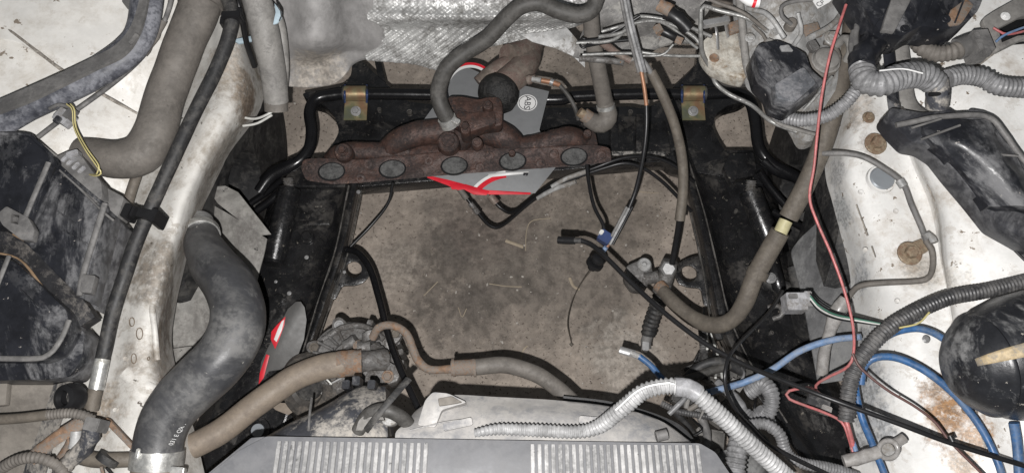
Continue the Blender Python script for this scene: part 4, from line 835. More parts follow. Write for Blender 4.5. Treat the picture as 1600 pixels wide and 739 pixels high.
# pale loom across shroud
t = thing('wiring_loom', 'pale grey ribbed conduit arching over the radiator shroud', 'conduit', V(980, 640, .70))
corr('conduit', [(742, 676, .785, 14), (780, 670, .79, 19), (840, 672, .79, 21), (900, 674, .79, 22), (935, 666, .80, 24), (970, 640, .83, 26), (1005, 612, .85, 27), (1040, 603, .86, 27), (1062, 604, .865, 28)], 24, m_greyloom, t, pitch=6.6, amp=.2, seg=20)
tube('clear_tape', [(1054, 604, .865), (1075, 606, .865), (1092, 616, .865)], 30, m_tape, t, seg=20, lump=.05)
corr('conduit', [(1086, 612, .865), (1108, 632, .86), (1140, 662, .85), (1180, 700, .835), (1235, 750, .81)], 28, m_greyloom, t, pitch=6.6, amp=.2, seg=20)
tube('slit_edge', [(962, 640, .852), (1000, 608, .874), (1040, 598, .884), (1054, 600, .884)], 3, m_whiteprint, t, seg=6)
t = thing('wiring_loom', 'grey ribbed conduit snaking beside the black right beam at the bottom', 'conduit', V(1210, 690, .5))
corr('conduit', [(1168, 664, .60), (1195, 662, .61), (1218, 678, .61), (1228, 705, .60), (1250, 722, .60), (1300, 732, .59), (1340, 745, .58)], 19, m_midloom, t, pitch=5)
t = thing('wiring_loom', 'mid grey ribbed conduit coiled in the wiring tangle', 'conduit', V(1185, 620, .45))
corr('conduit', [(1170, 612, .50), (1192, 600, .52), (1206, 618, .53), (1200, 645, .52), (1180, 655, .51), (1165, 650, .50)], 26, m_midloom, t, pitch=5)
corr('conduit_branch', [(1185, 640, .52), (1202, 655, .51), (1208, 672, .50)], 18, m_midloom, t, pitch=5)
t = thing('wiring_loom', 'short upright grey ribbed conduit below the large pale conduit', 'conduit', V(1150, 715, .5))
corr('conduit', [(1158, 682, .63), (1152, 705, .64), (1146, 750, .64)], 34, m_midloom, t, pitch=7)
t = thing('wiring_loom', 'thin dark ribbed conduit crossing behind the pale arching conduit', 'conduit', V(1070, 640, .45))
corr('conduit', [(1034, 630, .48), (1060, 642, .49), (1090, 648, .49), (1115, 652, .49)], 11, m_darkloom, t, pitch=4)
t = thing('connector_cluster', 'tangle of dark plugs and taped leads beside the right chassis beam', 'wiring', V(1120, 620, .35))
random.seed(3)
for k, (x, y, lx, ly, r, mm) in enumerate([(1100, 575, 60, 24, -20, m_rubber), (1080, 600, 34, 18, 20, m_greyhose), (1120, 600, 30, 22, 10, m_alloy), (1135, 580, 40, 20, 15, m_heater), (1110, 690, 44, 40, 10, m_palehose), (1130, 720, 50, 30, -15, m_shieldr), (1150, 600, 24, 20, 40, m_palehose), (1125, 650, 30, 26, 35, m_palehose), (1070, 625, 40, 16, 20, m_rubber), (1165, 585, 26, 20, 20, m_heater), (1100, 560, 22, 16, 30, m_rubber), (1140, 640, 34, 24, 60, m_alloy), (1165, 715, 40, 30, 30, m_darkloom), (1180, 730, 40, 30, 50, m_shieldr)]):
    block('plug', x, y, .40 + .02 * (k % 3), lx, ly, .03, r, mm, t, .003)
for k, pts in enumerate(([(1065, 600, .46), (1090, 575, .47), (1125, 565, .48), (1160, 580, .47)], [(1100, 545, .40), (1102, 570, .44), (1105, 600, .46), (1120, 630, .46)], [(1040, 610, .45), (1080, 590, .48), (1140, 570, .48)], [(1090, 640, .47), (1105, 680, .48), (1095, 720, .50)], [(1120, 600, .48), (1150, 625, .5), (1165, 660, .5), (1150, 700, .5)], [(1050, 640, .44), (1075, 665, .46), (1090, 690, .48)], [(1130, 660, .50), (1160, 672, .52), (1185, 690, .52), (1205, 725, .5)])):
    tube('taped_lead', pts, (16, 12, 14, 14, 18, 10, 12)[k], (m_rubber, m_darkloom, m_heater, m_ductgrey, m_midloom, m_rubber, m_midloom)[k], t, lump=.2)
random.seed(5)
for k in range(16):
    x, y = random.uniform(1050, 1190), random.uniform(560, 720)
    pts = [(x, y, .47), (x + random.uniform(-22, 22), y + random.uniform(8, 26), .50), (x + random.uniform(-30, 30), y + random.uniform(26, 50), .49)]
    tube('loose_lead', pts, random.choice((4, 5, 7, 9)), random.choice((m_greyhose, m_midloom, m_palehose, m_cable, m_heater, m_tandark)), t, seg=8, lump=.1)
for x0, y0, x1, y1, mm in ((1097, 500, 1105, 545, m_whitewire), (1103, 505, 1118, 580, m_cable), (1110, 520, 1130, 600, m_whitewire), (1100, 480, 1092, 500, m_cable), (1115, 560, 1118, 590, m_whitewire)):
    tube('wire', [(x0, y0, .38), ((x0 + x1) / 2 + 3, (y0 + y1) / 2, .40), (x1, y1, .44)], 4, mm, t, seg=6)
corr('ribbed_lead', [(1096, 500, .40), (1098, 525, .41), (1100, 550, .42)], 13, m_darkloom, t, pitch=4)
tag(block('connector', 1128, 523, .34, 20, 12, .02, -10, m_rubber), 'small dark plug below the tan hose bend', 'connector')

# ---------------------------------------------------------------- centre right: cables and brake lines
t = thing('flat_cable', 'striped grey flat cable dropping past the sway bar', 'cable', V(1000, 100, .60))
for k, mm in enumerate((m_ductgrey, m_greyloom, m_midloom)):
    d = (k - 1) * 5.2
    tube('strand', [(972 + d, -20, .80), (984 + d, 40, .76), (1003 + d, 113, .70)], 5.4, mm, t, seg=8)
tube('copper_sheath', [(1002, 112, .70), (1007, 140, .685), (1010, 165, .67)], 6.5, m_copper, t, seg=10)
tube('cable', [(1010, 162, .67), (1010, 200, .65), (1005, 245, .62), (994, 295, .58), (983, 325, .56)], 7, m_cable, t, seg=10)
for k, mm in enumerate((m_ductgrey, m_greyloom, m_cable)):
    d = (k - 1) * 4.4
    tube('strand', [(984 + d, 323, .56), (970 + d, 350, .54), (953 + d, 382, .52)], 4.6, mm, t, seg=8)
tube('copper_wire', [(954, 376, .52), (946, 390, .51)], 6, m_copper, t, seg=8); tube('blue_wire', [(947, 386, .52), (940, 396, .51)], 8, m_bluepale, t, seg=8)
c = V(932, 408, .50); lathe('grommet', c, V(945, 390, .52) - V(925, 418, .48), [(0, -.02), (.008, -.02), (.010, -.012), (.0165, -.010), (.0165, -.003), (.010, -.002), (.013, .002), (.013, .008), (.007, .012), (0, .012)], m_cable, t, 24)
tube('hanging_wire', [(926, 420, .48), (910, 440, .42), (894, 470, .30), (887, 505, .15), (893, 536, .03)], 1.8, m_tandark, t, seg=6); tube('eyelet', [(891, 536, .03), (895, 540, .03)], 5, m_tandark, t, seg=8)
t = thing('blue_plug', 'dark blue plug on a black lead hanging from the manifold end', 'connector', V(930, 340, .48))
tube('lead', [(917, 258, .50), (920, 285, .50), (928, 322, .51), (942, 350, .52), (944, 362, .52)], 6, m_cable, t, seg=10)
block('housing', 946, 369, .53, 20, 18, .018, 35, m_connblue, t); block('white_lock', 940, 362, .535, 6, 8, .018, 35, m_whitewire, t)
t = thing('brown_hose', 'thin grey-brown hose running down from the firewall into a black line', 'hose', V(1060, 260, .50))
tube('hose', [(1017, 112, .66), (1034, 145, .64), (1054, 195, .60), (1066, 250, .56), (1067, 300, .53), (1062, 345, .50)], 16, m_tandark, t, seg=14)
tube('silver_neck', [(1004, 95, .68), (1012, 106, .67), (1018, 116, .66)], 9, m_steel, t)
tube('lower_line', [(1062, 342, .50), (1057, 375, .46), (1050, 412, .42)], 10, m_cable, t)
t = thing('alloy_joint', 'small grey alloy block with rubber bellows on the floor side', 'joint', V(1020, 450, .2))
plate('block', roundo([(978, 415), (1000, 405), (1018, 412), (1022, 430), (1010, 450), (990, 448), (978, 432)], 5), .36, m_alloy, t, .05, .004)
c = V(1007, 413, .365); lathe('eye', c, (0, 0, 1), [(W(11, c), -.02), (W(11, c), 0), (W(9, c), .003), (W(4, c), .003), (W(3.5, c), -.004), (0, -.004)], m_alloypale, t, 20)
lathe('union_nut', V(1043, 420, .40), (0, -.3, 1), [(0, .012), (.012, .012), (.016, .008), (.016, -.012), (0, -.012)], m_steel, t, 6)
tube('union', [(1048, 408, .40), (1040, 432, .38), (1032, 456, .36)], 26, m_alloy, t, lump=.25); tube('union_side', [(1008, 436, .37), (1030, 432, .38)], 20, m_alloy, t, lump=.2)
corr('bellows', [(1033, 458, .35), (1026, 480, .33), (1016, 508, .30), (1013, 524, .29)], 25, m_rubber, t, pitch=8, amp=.14)
tube('tip', [(1013, 522, .29), (1010, 532, .285), (1009, 544, .28)], 17, m_ductgrey, t, lump=.15); block('tip_fork', 1009, 540, .295, 10, 14, .02, 5, m_steel, t)
t = thing('fluid_hose', 'tan taped hose curving over the right beam with a yellow collar', 'hose', V(1180, 440, .50))
tube('hose', [(1338, 20, .74, 30), (1318, 100, .72, 31), (1302, 170, .70, 32), (1282, 235, .67, 31), (1256, 295, .64, 30), (1232, 340, .61, 30)], 30, m_tandark, t, seg=20)
tube('yellow_collar', [(1228, 345, .608), (1219, 364, .60)], 21, m_yellowpl, t, seg=18)
tube('hose', [(1219, 362, .60, 30), (1200, 395, .575, 31), (1178, 435, .55, 29), (1165, 470, .53, 28), (1145, 498, .50, 26), (1118, 508, .47, 26), (1085, 498, .44, 25), (1055, 475, .42, 23), (1030, 447, .40, 19)], 28, m_tandark, t, seg=20)
tube('joint_cuff', [(1186, 422, .557), (1180, 434, .551)], 34, m_tandark, t, seg=18, lump=.06)
tube('tip_ring', [(1036, 453, .405), (1030, 446, .40)], 22, m_rust, t, seg=14)
t = thing('brake_lines', 'pair of black lines with bare silver sections curving below the manifold', 'brake line', V(880, 280, .35))
tube('line', [(722, 300, .30), (745, 330, .28), (765, 352, .28), (785, 352, .29), (830, 315, .36), (870, 290, .40), (940, 264, .44), (985, 256, .45), (1030, 280, .42), (1080, 330, .36)], 6, m_cable, t, seg=10)
tube('line', [(770, 312, .30), (784, 326, .29), (802, 332, .30), (830, 312, .35), (870, 285, .40), (930, 262, .44), (975, 247, .45), (1020, 246, .44), (1055, 260, .42), (1085, 285, .38)], 6, m_cable, t, seg=10)
tube('silver_section', [(862, 292, .41), (885, 279, .425), (916, 268, .44)], 7.5, m_alloypale, t, seg=10); tube('silver_section', [(840, 310, .375), (865, 296, .40), (900, 284, .425)], 7.5, m_alloypale, t, seg=10)
tube('line_end', [(766, 306, .30), (776, 318, .295)], 13, m_exh, t); tube('line_end', [(716, 292, .305), (730, 312, .29)], 10, m_greyhose, t); tube('bare_end', [(735, 318, .285), (748, 334, .28)], 9, m_alloy, t)

# ---------------------------------------------------------------- upper right: mount dome, brake unit
t = thing('mount_dome', 'corroded white dome bracket with rusty stains below the brake lines', 'mount bracket', V(1140, 100, .55))
plate('dome', roundo([(1096, 66), (1112, 52), (1128, 50), (1150, 44), (1162, 60), (1168, 124), (1140, 118), (1112, 104), (1098, 86)], 8), .72, M('corroded_white', (.50, .48, .43), (.24, .18, .12), .42, 22, .6, .85, speck=(.06, .05, .04), samt=.2, sscale=60, bump=.4, soft=.3), t, .03, .004)
patch('skirt', [[(1096, 84, .70), (1112, 106, .70), (1140, 120, .70), (1172, 128, .70)], [(1100, 100, .64), (1116, 122, .63), (1142, 132, .62), (1174, 132, .64)]], m_palehose, t, 6, 4, .01)
tube('upright', [(1115, 32, .76), (1120, 50, .74), (1122, 78, .73)], 6, m_steel, t, flat=.5); tube('upright', [(1132, 26, .77), (1136, 50, .74), (1138, 58, .73)], 7, m_steel, t, flat=.5)
block('top_bar', 1120, 32, .77, 42, 10, .012, -12, m_steel, t); c = V(1116, 91, .722); lathe('hole_ring', c, (0, 0, 1), [(W(8, c), 0), (W(7, c), .002), (W(3, c), .001), (0, 0)], m_rust, t, 18)
plate('rust_pad', [(1138, 36), (1156, 30), (1160, 46), (1142, 52)], .745, m_rust, t, .01)
t = thing('brake_unit', 'large dusty grey alloy unit with a black cap in the upper right', 'brake unit', V(1230, 90, .6))
patch('body', [[(1150, -50, .80), (1200, -50, .84), (1260, -50, .84), (1340, -50, .80)], [(1156, 20, .76), (1200, 20, .80), (1250, 20, .80), (1320, 20, .77)], [(1166, 80, .74), (1205, 80, .77), (1260, 80, .77), (1315, 80, .74)], [(1176, 128, .72), (1210, 140, .745), (1260, 140, .74), (1305, 135, .72)], [(1215, 165, .68), (1235, 180, .69), (1262, 215, .68), (1282, 215, .66)]], m_alloypale, t, 7, 7, .03, .018, 14, .003, 60)
tube('edge_ridge', [(1153, -20, .80), (1160, 40, .78), (1166, 100, .76), (1178, 128, .75), (1206, 150, .74)], 12, m_palehose, t)
bc = plate('cap', roundo([(1178, 80), (1186, 68), (1214, 62), (1240, 72), (1260, 84), (1268, 108), (1290, 128), (1262, 150), (1238, 166), (1212, 156), (1206, 136), (1188, 118), (1182, 96)], 5), .835, m_dustblack, t, .05, .006)
plate('cap_face', roundo([(1210, 132), (1256, 104), (1276, 130), (1242, 160), (1214, 154)], 5), .845, M('scuffed_grey_cap', (.10, .105, .115), (.20, .20, .21), .5, 20, .45, .8), bc, .02, .004); plate('cap_chip', roundo([(1218, 72), (1232, 70), (1240, 80), (1222, 80)], 2), .838, m_greyloom, bc, .004)
tube('reinforced_ring', [(1180, 92, .77), (1174, 100, .77), (1178, 112, .77)], 10, m_ductgrey, t, lump=.3)
tube('round_gasket', [(1288 + 22 * math.cos(a), 92 + 26 * math.sin(a), .765) for a in [k * math.pi / 8 - 1.6 for k in range(14)]], 9, m_greyhose, t, lump=.2)
c = V(1236, 38, .815); lathe('fitting', c, (0, 0, 1), [(W(9, c), -.01), (W(9, c), .004), (W(6, c), .008), (0, .008)], m_greyhose, t, 16); tube('pipe', [(1236, 38, .825), (1222, 26, .84), (1222, 10, .845), (1245, 2, .845), (1275, 0, .84)], 6.5, m_ductgrey, t)
for x, y, r in ((1210, 50, 5), (1190, 40, 6), (1250, 50, 5), (1265, 25, 6), (1172, 60, 6), (1300, 60, 9), (1196, 20, 8)): bolt('bolt', x, y, .79, r, m_alloypale, t, washer=1.4)
plate('rust_stain_plate', [(1252, 40), (1278, 34), (1286, 56), (1262, 64)], .80, m_rust, t, .004)
lathe('round_cover', V(1292, 92, .775), (0, 0, 1), [(0, .006), (.014, .006), (.019, .003), (.021, -.004), (.024, -.006), (.024, -.03)], m_palehose, t, 28)
tube('casting_rib', [(1168, 14, .80), (1200, 24, .825), (1226, 60, .82)], 8, m_alloypale, t, lump=.15); tube('casting_rib', [(1262, 62, .81), (1300, 40, .81), (1316, 20, .80)], 10, m_alloypale, t, lump=.2)
tube('casting_rib', [(1240, 72, .815), (1252, 50, .82), (1246, 20, .83)], 7, m_alloypale, t, lump=.2)
tube('vent_pipe', [(1308, 70, .80), (1322, 60, .82), (1330, 78, .82), (1322, 96, .80)], 13, m_palehose, t, lump=.1)
tube('loose_lead', [(1176, 40, .80), (1196, 62, .80), (1188, 90, .79)], 5, m_greyhose, t); tube('loose_lead', [(1256, 172, .76), (1276, 150, .78), (1300, 120, .79)], 5, m_lines, t)
block('small_bracket', 1206, 66, .81, 18, 12, .012, 30, m_palehose, t, .002); block('small_bracket', 1272, 70, .815, 14, 18, .012, -20, m_alloy, t, .002)
t = thing('paper_label', 'corner of a white printed label at the top edge', 'label', V(1290, 5, .86))
plate('paper', [(1270, 2), (1290, -14), (1310, -10), (1296, 4), (1278, 14)], .875, m_whiteprint, t, .001, 0)
fc = bpy.data.curves.new('lettering', 'FONT'); fc.body = 'CP'; fc.size = .011; fc.align_x = 'CENTER'
fo = bpy.data.objects.new('lettering', fc); COL.objects.link(fo); fo.location = V(1284, 9, .8762); fo.rotation_euler = (0, 0, math.radians(28)); bpy.context.view_layer.update()
me = bpy.data.meshes.new_from_object(fo.evaluated_get(bpy.context.evaluated_depsgraph_get())); me.transform(fo.matrix_world); bpy.data.objects.remove(fo); me.materials.clear(); link('lettering', me, m_blackprint, t, False)
t = thing('plastic_tube', 'short white tube with a red band at the top beside the brake unit', 'tube', V(1170, 8, .8))
tube('tube', [(1158, -8, .86), (1172, 2, .86), (1186, 4, .86)], 17, m_whiteprint, t, seg=18); tube('red_band', [(1176, 3, .86), (1181, 4, .86)], 18, m_redprint, t, seg=18)
t = thing('brake_pipes', 'bent grey steel brake pipes framing the corroded dome', 'brake line', V(1110, 80, .6))
for pts, ww in (([(1200, 50, .79), (1170, 30, .80), (1120, 16, .80), (1099, 10, .80), (1095, 24, .79), (1095, 60, .76), (1098, 85, .73), (1112, 110, .70), (1118, 130, .68), (1140, 148, .68), (1175, 165, .68), (1205, 190, .69), (1245, 206, .69)], 7),
    ([(935, 58, .74), (970, 52, .74), (1000, 34, .75), (1040, 36, .75), (1080, 55, .74), (1096, 72, .73)], 6), ([(900, 68, .73), (960, 62, .73), (990, 30, .74), (1020, 28, .74), (1070, 40, .74), (1112, 58, .75)], 6),
    ([(1002, 82, .70), (1030, 86, .70), (1060, 88, .70), (1098, 88, .70)], 5), ([(940, 50, .74), (985, 38, .75), (1035, 36, .75), (1090, 76, .72)], 5), ([(1002, 88, .70), (1035, 86, .71), (1052, 70, .72)], 4), ([(910, 86, .70), (960, 84, .70), (1004, 84, .70)], 5)):
    tube('pipe', pts, ww, m_lines, t, seg=10)
tube('pipe', [(1096, -20, .82), (1110, 0, .81), (1160, 20, .81), (1200, 50, .79)], 6, m_greyhose, t)
t = thing('brake_union', 'rusty and black brake pipe unions in front of the firewall', 'union', V(1045, 55, .7))
tube('union', [(1028, 46, .75), (1046, 54, .75), (1066, 64, .74)], 14, m_cable, t, lump=.25); tube('rust_nut', [(1026, 42, .755), (1032, 52, .755)], 15, m_rust, t, seg=6); tube('rust_nut', [(1056, 62, .75), (1066, 66, .75)], 13, m_rust, t, seg=6)
tube('union', [(1040, 20, .78), (1060, 30, .78), (1075, 48, .77)], 22, m_cable, t, lump=.3); tube('rust_nut', [(1030, 8, .79), (1048, 18, .79)], 20, m_rust, t, lump=.3)
t = thing('cable_eyelet', 'black cable with round eyelet beside the grey vertical hose', 'cable', V(912, 68, .68))
tube('eyelet', [(912 + 6 * math.cos(a), 68 + 7 * math.sin(a), .73) for a in [k * math.pi / 6 for k in range(13)]], 4, m_cable, t, seg=8, step=.003)
tube('cable', [(916, 64, .73), (940, 60, .73), (970, 44, .745), (1000, 26, .76)], 5, m_cable, t); tube('cable', [(916, 72, .73), (950, 66, .72), (990, 62, .72)], 6, m_cable, t)
for pts, ww, mm, lab in (([(940, 66, .70), (965, 84, .68), (985, 96, .67)], 12, m_exh, 'stained lever between the grey hose and the flat cable'), ([(905, 92, .68), (940, 94, .68), (975, 98, .67)], 10, m_alloy, 'dull metal rod behind the eyelet cable')):
    tag(tube('linkage_rod', pts, ww, mm, None, lump=.2), lab, 'rod')

# ---------------------------------------------------------------- upper right looms and relay box
t = thing('relay_box', 'black scratched relay box at the top right', 'relay box', V(1420, 10, .78))
plate('box', roundo([(1318, -30), (1345, 10), (1372, 44), (1384, 54), (1412, 56), (1440, 40), (1475, 46), (1502, 42), (1528, 18), (1545, -30)], 5), .895, m_dustblack, t, .05, .005)
plate('stripe_face', [(1402, -30), (1440, -30), (1398, 50), (1378, 46)], .902, m_ductgrey, t, .01, .002); plate('lip', [(1345, 2), (1400, -30), (1416, -30), (1368, 40)], .899, m_dustblack, t, .01, .002)
for x, y in ((1414, 46), (1478, 30)): bolt('screw', x, y, .90, 5, m_dustblack, t)
plate('rusty_corner', roundo([(1480, 20), (1510, -2), (1522, 8), (1502, 38), (1484, 40)], 4), .899, m_rust, t, .006)
for k in range(5): tube('moulded_rib', [(1428 + k * 16, 36, .90), (1450 + k * 16, -20, .90)], 3, m_dustblack, t, seg=6)
t = thing('wiring_loom', 'taped black wiring trunk turning into a ribbed grey conduit', 'conduit', V(1350, 100, .7))
tube('tape_wrap', [(1372, 50, .85, 46), (1362, 70, .86, 42), (1350, 90, .87, 42), (1347, 110, .875, 42)], 42, m_dustblack, t, seg=20, lump=.25)
corr('conduit', [(1346, 108, .875, 40), (1352, 126, .88, 40), (1375, 132, .885, 40), (1405, 121, .885, 42), (1440, 118, .88, 42), (1466, 134, .87, 38)], 40, m_midloom, t, pitch=8, amp=.13, seg=24)
tube('stripe', [(1374, 111, .915), (1410, 108, .917), (1442, 115, .915)], 2.6, m_whiteprint, t, seg=6)
tube('tape_wrap', [(1463, 128, .872), (1466, 142, .868), (1464, 168, .85)], 34, m_shroudl, t, seg=18, lump=.2); tube('black_band', [(1452, 148, .875), (1482, 146, .875)], 7, m_cable, t)
for x, y in ((1340, 62), (1360, 64), (1334, 75)): tube('side_lead', [(x, y - 25, .86), (x - 4, y, .865), (x + 2, y + 25, .87)], 10, m_ductgrey, t, lump=.2)
t = thing('wiring_loom', 'grey ribbed conduit running off to the right edge above the fender', 'conduit', V(1540, 130, .78))
corr('conduit', [(1480, 124, .86), (1505, 118, .86), (1535, 122, .86), (1565, 136, .86), (1640, 140, .86)], 30, m_midloom, t, pitch=6.5, amp=.15, seg=20)
t = thing('wiring_loom', 'grey ribbed conduit curving under the black cap of the brake unit', 'conduit', V(1270, 180, .72))
corr('conduit', [(1340, 138, .84), (1320, 162, .83), (1290, 182, .81), (1250, 188, .79), (1215, 180, .77)], 21, m_midloom, t, pitch=5, amp=.15)
tube('frayed_end', [(1218, 182, .772), (1208, 172, .77), (1204, 162, .77)], 20, m_clear, t, lump=.3)
tag(tube('wire', [(1200, 170, .74), (1215, 192, .72), (1250, 204, .71), (1272, 210, .70)], 6, m_palehose, None), 'pale wire curving below the ribbed conduit near the brake unit', 'wire')
t = thing('vent_hose', 'grey bellows hose joined to a connector below the relay box', 'hose', V(1490, 70, .8))
corr('bellows', [(1428, 56, .83, 26), (1440, 74, .84, 26), (1462, 84, .845, 27), (1488, 82, .85, 28), (1500, 76, .85, 30)], 27, m_greyhose, t, pitch=7, amp=.12)
tube('cuff', [(1496, 78, .85), (1515, 70, .85), (1530, 66, .85)], 34, m_ductgrey, t, seg=20); block('socket', 1538, 62, .875, 26, 38, .04, -8, m_ductgrey, t)
for x, y in ((1528, 54), (1534, 72), (1545, 80)): block('clip', x, y, .88, 8, 12, .01, -8, m_ductgrey, t)
t = thing('fuse_bracket', 'white sheet metal bracket with open wires in the top right corner', 'bracket', V(1570, 30, .80))
plate('plate', roundo([(1534, 30), (1552, 18), (1620, -20), (1660, -10), (1660, 60), (1600, 60), (1556, 82), (1548, 60)], 6), .84, m_palehose, t, .01, .003, [[(1560, 44), (1595, 26), (1640, 20), (1640, 50), (1590, 56), (1566, 66)]])
plate('cavity', [(1555, 40), (1650, 10), (1650, 64), (1560, 72)], .805, m_cable, t, .003); bolt('rivet', 1571, 26, .842, 5, m_whiteprint, t)
tube('wire', [(1552, 44, .85), (1575, 54, .85), (1620, 44, .85)], 4, m_red, t, seg=8); tube('wire', [(1556, 66, .85), (1572, 54, .855), (1620, 36, .85)], 4, m_bluepale, t, seg=8)
# black duct on the right
t = thing('plastic_duct', 'large glossy black plastic duct on the right fender', 'duct', V(1520, 260, .75))
plate('shell', roundo([(1386, 180), (1392, 168), (1440, 176), (1472, 174), (1482, 168), (1492, 176), (1512, 176), (1515, 170), (1540, 174), (1568, 196), (1590, 236), (1680, 330), (1680, 420), (1600, 372), (1560, 350), (1528, 310), (1492, 268), (1470, 240), (1448, 226), (1424, 222), (1402, 200)], 6), lambda x, y: .84 - max(0, x - 1500) * .0001, M('scratched_duct', (.03, .031, .036), (.13, .13, .135), .5, 9, .3, .7, bump=.12, soft=.25, stretch=(-50, 3)), t, .04, .006)
patch('face', [[(1440, 192, .845), (1490, 186, .862), (1545, 186, .85)], [(1450, 215, .85), (1510, 215, .872), (1575, 225, .85)], [(1500, 262, .85), (1560, 262, .875), (1620, 290, .85)], [(1545, 322, .845), (1610, 325, .87), (1690, 370, .85)]], m_dustblack, t, 8, 8, .02, .006, 30)
tube('rim', [(1400, 196, .848), (1430, 190, .852), (1460, 184, .856), (1520, 180, .858), (1550, 186, .856), (1572, 212, .852), (1600, 250, .85), (1680, 335, .845)], 9, m_ductgrey, t)
for pts in ([(1425, 200), (1470, 186)], [(1440, 218), (1500, 196)], [(1540, 240), (1590, 244)]): tube('rib', [(a, b, .868) for a, b in pts], 4, m_ductgrey, t, seg=8)
tag(tube('support_strut', [(1385, 50, .80), (1392, 110, .79), (1396, 160, .79), (1402, 190, .80)], 20, m_dustblack, None, seg=12, flat=.5), 'dark vertical strut between the relay box and black duct', 'strut')
tag(tube('support_strut', [(1404, 50, .795), (1412, 110, .785), (1420, 160, .785), (1450, 186, .80)], 26, m_palehose, None, seg=12, flat=.35), 'pale grey strap between the relay box and black duct', 'strap')
t = thing('cable', 'thin dark cable pair running down the fender past the black duct', 'cable', V(1530, 350, .76))
tube('cable', [(1446, 228, .79), (1480, 262, .79), (1530, 325, .79), (1570, 375, .79), (1620, 425, .79)], 4, m_cable, t, seg=8); tube('cable', [(1455, 232, .792), (1492, 268, .792), (1545, 335, .79), (1590, 385, .79), (1640, 425, .79)], 3.5, m_ductgrey, t, seg=8)
block('blue_tag', 1486, 260, .80, 13, 9, .006, -15, m_blue, t); block('clip', 1482, 271, .798, 12, 10, .006, -40, m_ductgrey, t)
# pipes on right rail
t = thing('brake_pipe', 'grey pipe bending along the white right rail past the round plug', 'pipe', V(1380, 280, .68))
tube('pipe', [(1284, 240, .68), (1320, 240, .69), (1350, 246, .695), (1382, 264, .70), (1410, 286, .70), (1424, 320, .70), (1438, 352, .70), (1448, 378, .70)], 8.5, m_ductgrey, t, seg=12)
tube('clip', [(1405, 282, .70), (1412, 292, .70)], 13, m_alloypale, t)
t = thing('earth_strap', 'rusty bolted earth terminal with a grey cable on the right rail', 'earth strap', V(1430, 400, .68))
bolt('bolt', 1421, 396, .69, 10, m_boltrust, t, washer=1.9, h=1); plate('terminal', roundo([(1408, 384), (1426, 378), (1446, 370), (1456, 376), (1452, 392), (1436, 400), (1420, 408), (1408, 404)], 6), .688, m_boltrust, t, .004)
tube('cable', [(1446, 376, .70), (1456, 392, .70), (1457, 418, .70), (1448, 436, .70), (1420, 440, .69), (1380, 442, .68), (1346, 446, .66), (1332, 456, .64), (1318, 476, .62)], 9, m_greyhose, t, seg=12)
tube('clear_sleeve', [(1322, 468, .63, 22), (1308, 488, .62, 25), (1296, 520, .60, 18), (1288, 550, .58, 18), (1284, 584, .56, 18)], 20, m_clear, t, seg=16, lump=.08)
tube('sleeve_hook', [(1444, 372, .70), (1452, 368, .70), (1458, 380, .70)], 14, m_alloypale, t, lump=.3)
# canister
t = thing('canister', 'black scuffed cylindrical canister with a tan stripe at the right edge', 'canister', V(1570, 590, .75))
a0 = V(1500, 560, .80); a1 = V(1700, 545, .80); ax = (V(1700, 536, .80) - V(1500, 575, .80)).normalized(); cc = V(1494, 578, .80)
lathe('shell', cc, ax, [(0, -.004), (.032, -.003), (.042, .003), (.056, .015), (.067, .030), (.070, .033), (.071, .037), (.069, .040), (.077, .055), (.085, .082), (.0885, .12), (.0885, .34), (0, .34)], M('scuffed_canister', (.018, .019, .022), (.19, .19, .19), .34, 9, .3, .7, speck=(.3, .28, .25), samt=.22, sscale=70, bump=.15, soft=.14, stretch=(-10, 2), fine=.3), t, 48)
bm = bmesh.new(); up = Vector((0, -.15, 1)); up = (up - ax * up.dot(ax)).normalized(); sd = ax.cross(up)
R = []
cprof = [(.042, .003), (.056, .015), (.067, .030), (.071, .038), (.077, .055), (.085, .082), (.0885, .12), (.0885, .30)]
for r_, h_ in cprof:
    row = []
    for j in range(5):
        a = math.radians(4 + 3.2 * j); row.append(bm.verts.new(cc + ax * h_ + (up * math.cos(a) - sd * math.sin(a)) * (r_ + .0022)))
    R.append(row)
for k in range(7):
    for j in range(4): bm.faces.new((R[k][j], R[k][j + 1], R[k + 1][j + 1], R[k + 1][j]))
bmesh.ops.recalc_face_normals(bm, faces=bm.faces); bmesh.ops.solidify(bm, geom=bm.faces[:], thickness=.001)
fin('tan_stripe', bm, M('tan_stripe', (.42, .33, .20), (.25, .23, .2), .4, 40), t)
# right side cables
t = thing('wiring_loom', 'dark ribbed conduit sweeping from the right edge down past the blue cables', 'conduit', V(1400, 520, .70))
corr('conduit', [(1650, 430, .78), (1600, 440, .78), (1540, 454, .775), (1480, 466, .77), (1425, 490, .765), (1380, 520, .76), (1345, 560, .75), (1328, 600, .74), (1322, 656, .72)], 25, m_darkloom, t, pitch=5.5, amp=.14, seg=20)
t = thing('blue_cable', 'blue cable with a bare ring terminal dangling over the concrete', 'cable', V(1080, 590, .5))
tube('ring_terminal', [(968, 546, .50), (978, 549, .50), (992, 553, .50)], 12, m_steel, t, flat=.4); tube('crimp', [(984, 551, .50), (1000, 557, .50)], 10, m_alloypale, t)
tube('cable', [(998, 556, .50), (1016, 570, .50), (1030, 586, .495), (1050, 606, .49), (1080, 616, .50), (1115, 611, .52)], 10, m_blue, t, seg=14)
tube('cable', [(1112, 611, .52), (1160, 598, .55), (1205, 578, .57), (1250, 548, .60), (1300, 531, .63), (1345, 526, .66)], 10.5, m_bluepale, t, seg=14)
t = thing('blue_cable', 'blue cable arching from the dark conduit to the canister', 'cable', V(1450, 530, .72))
tube('cable', [(1380, 528, .74), (1405, 517, .745), (1440, 514, .75), (1475, 530, .75), (1500, 562, .75), (1520, 590, .73)], 11, m_blue, t, seg=14)
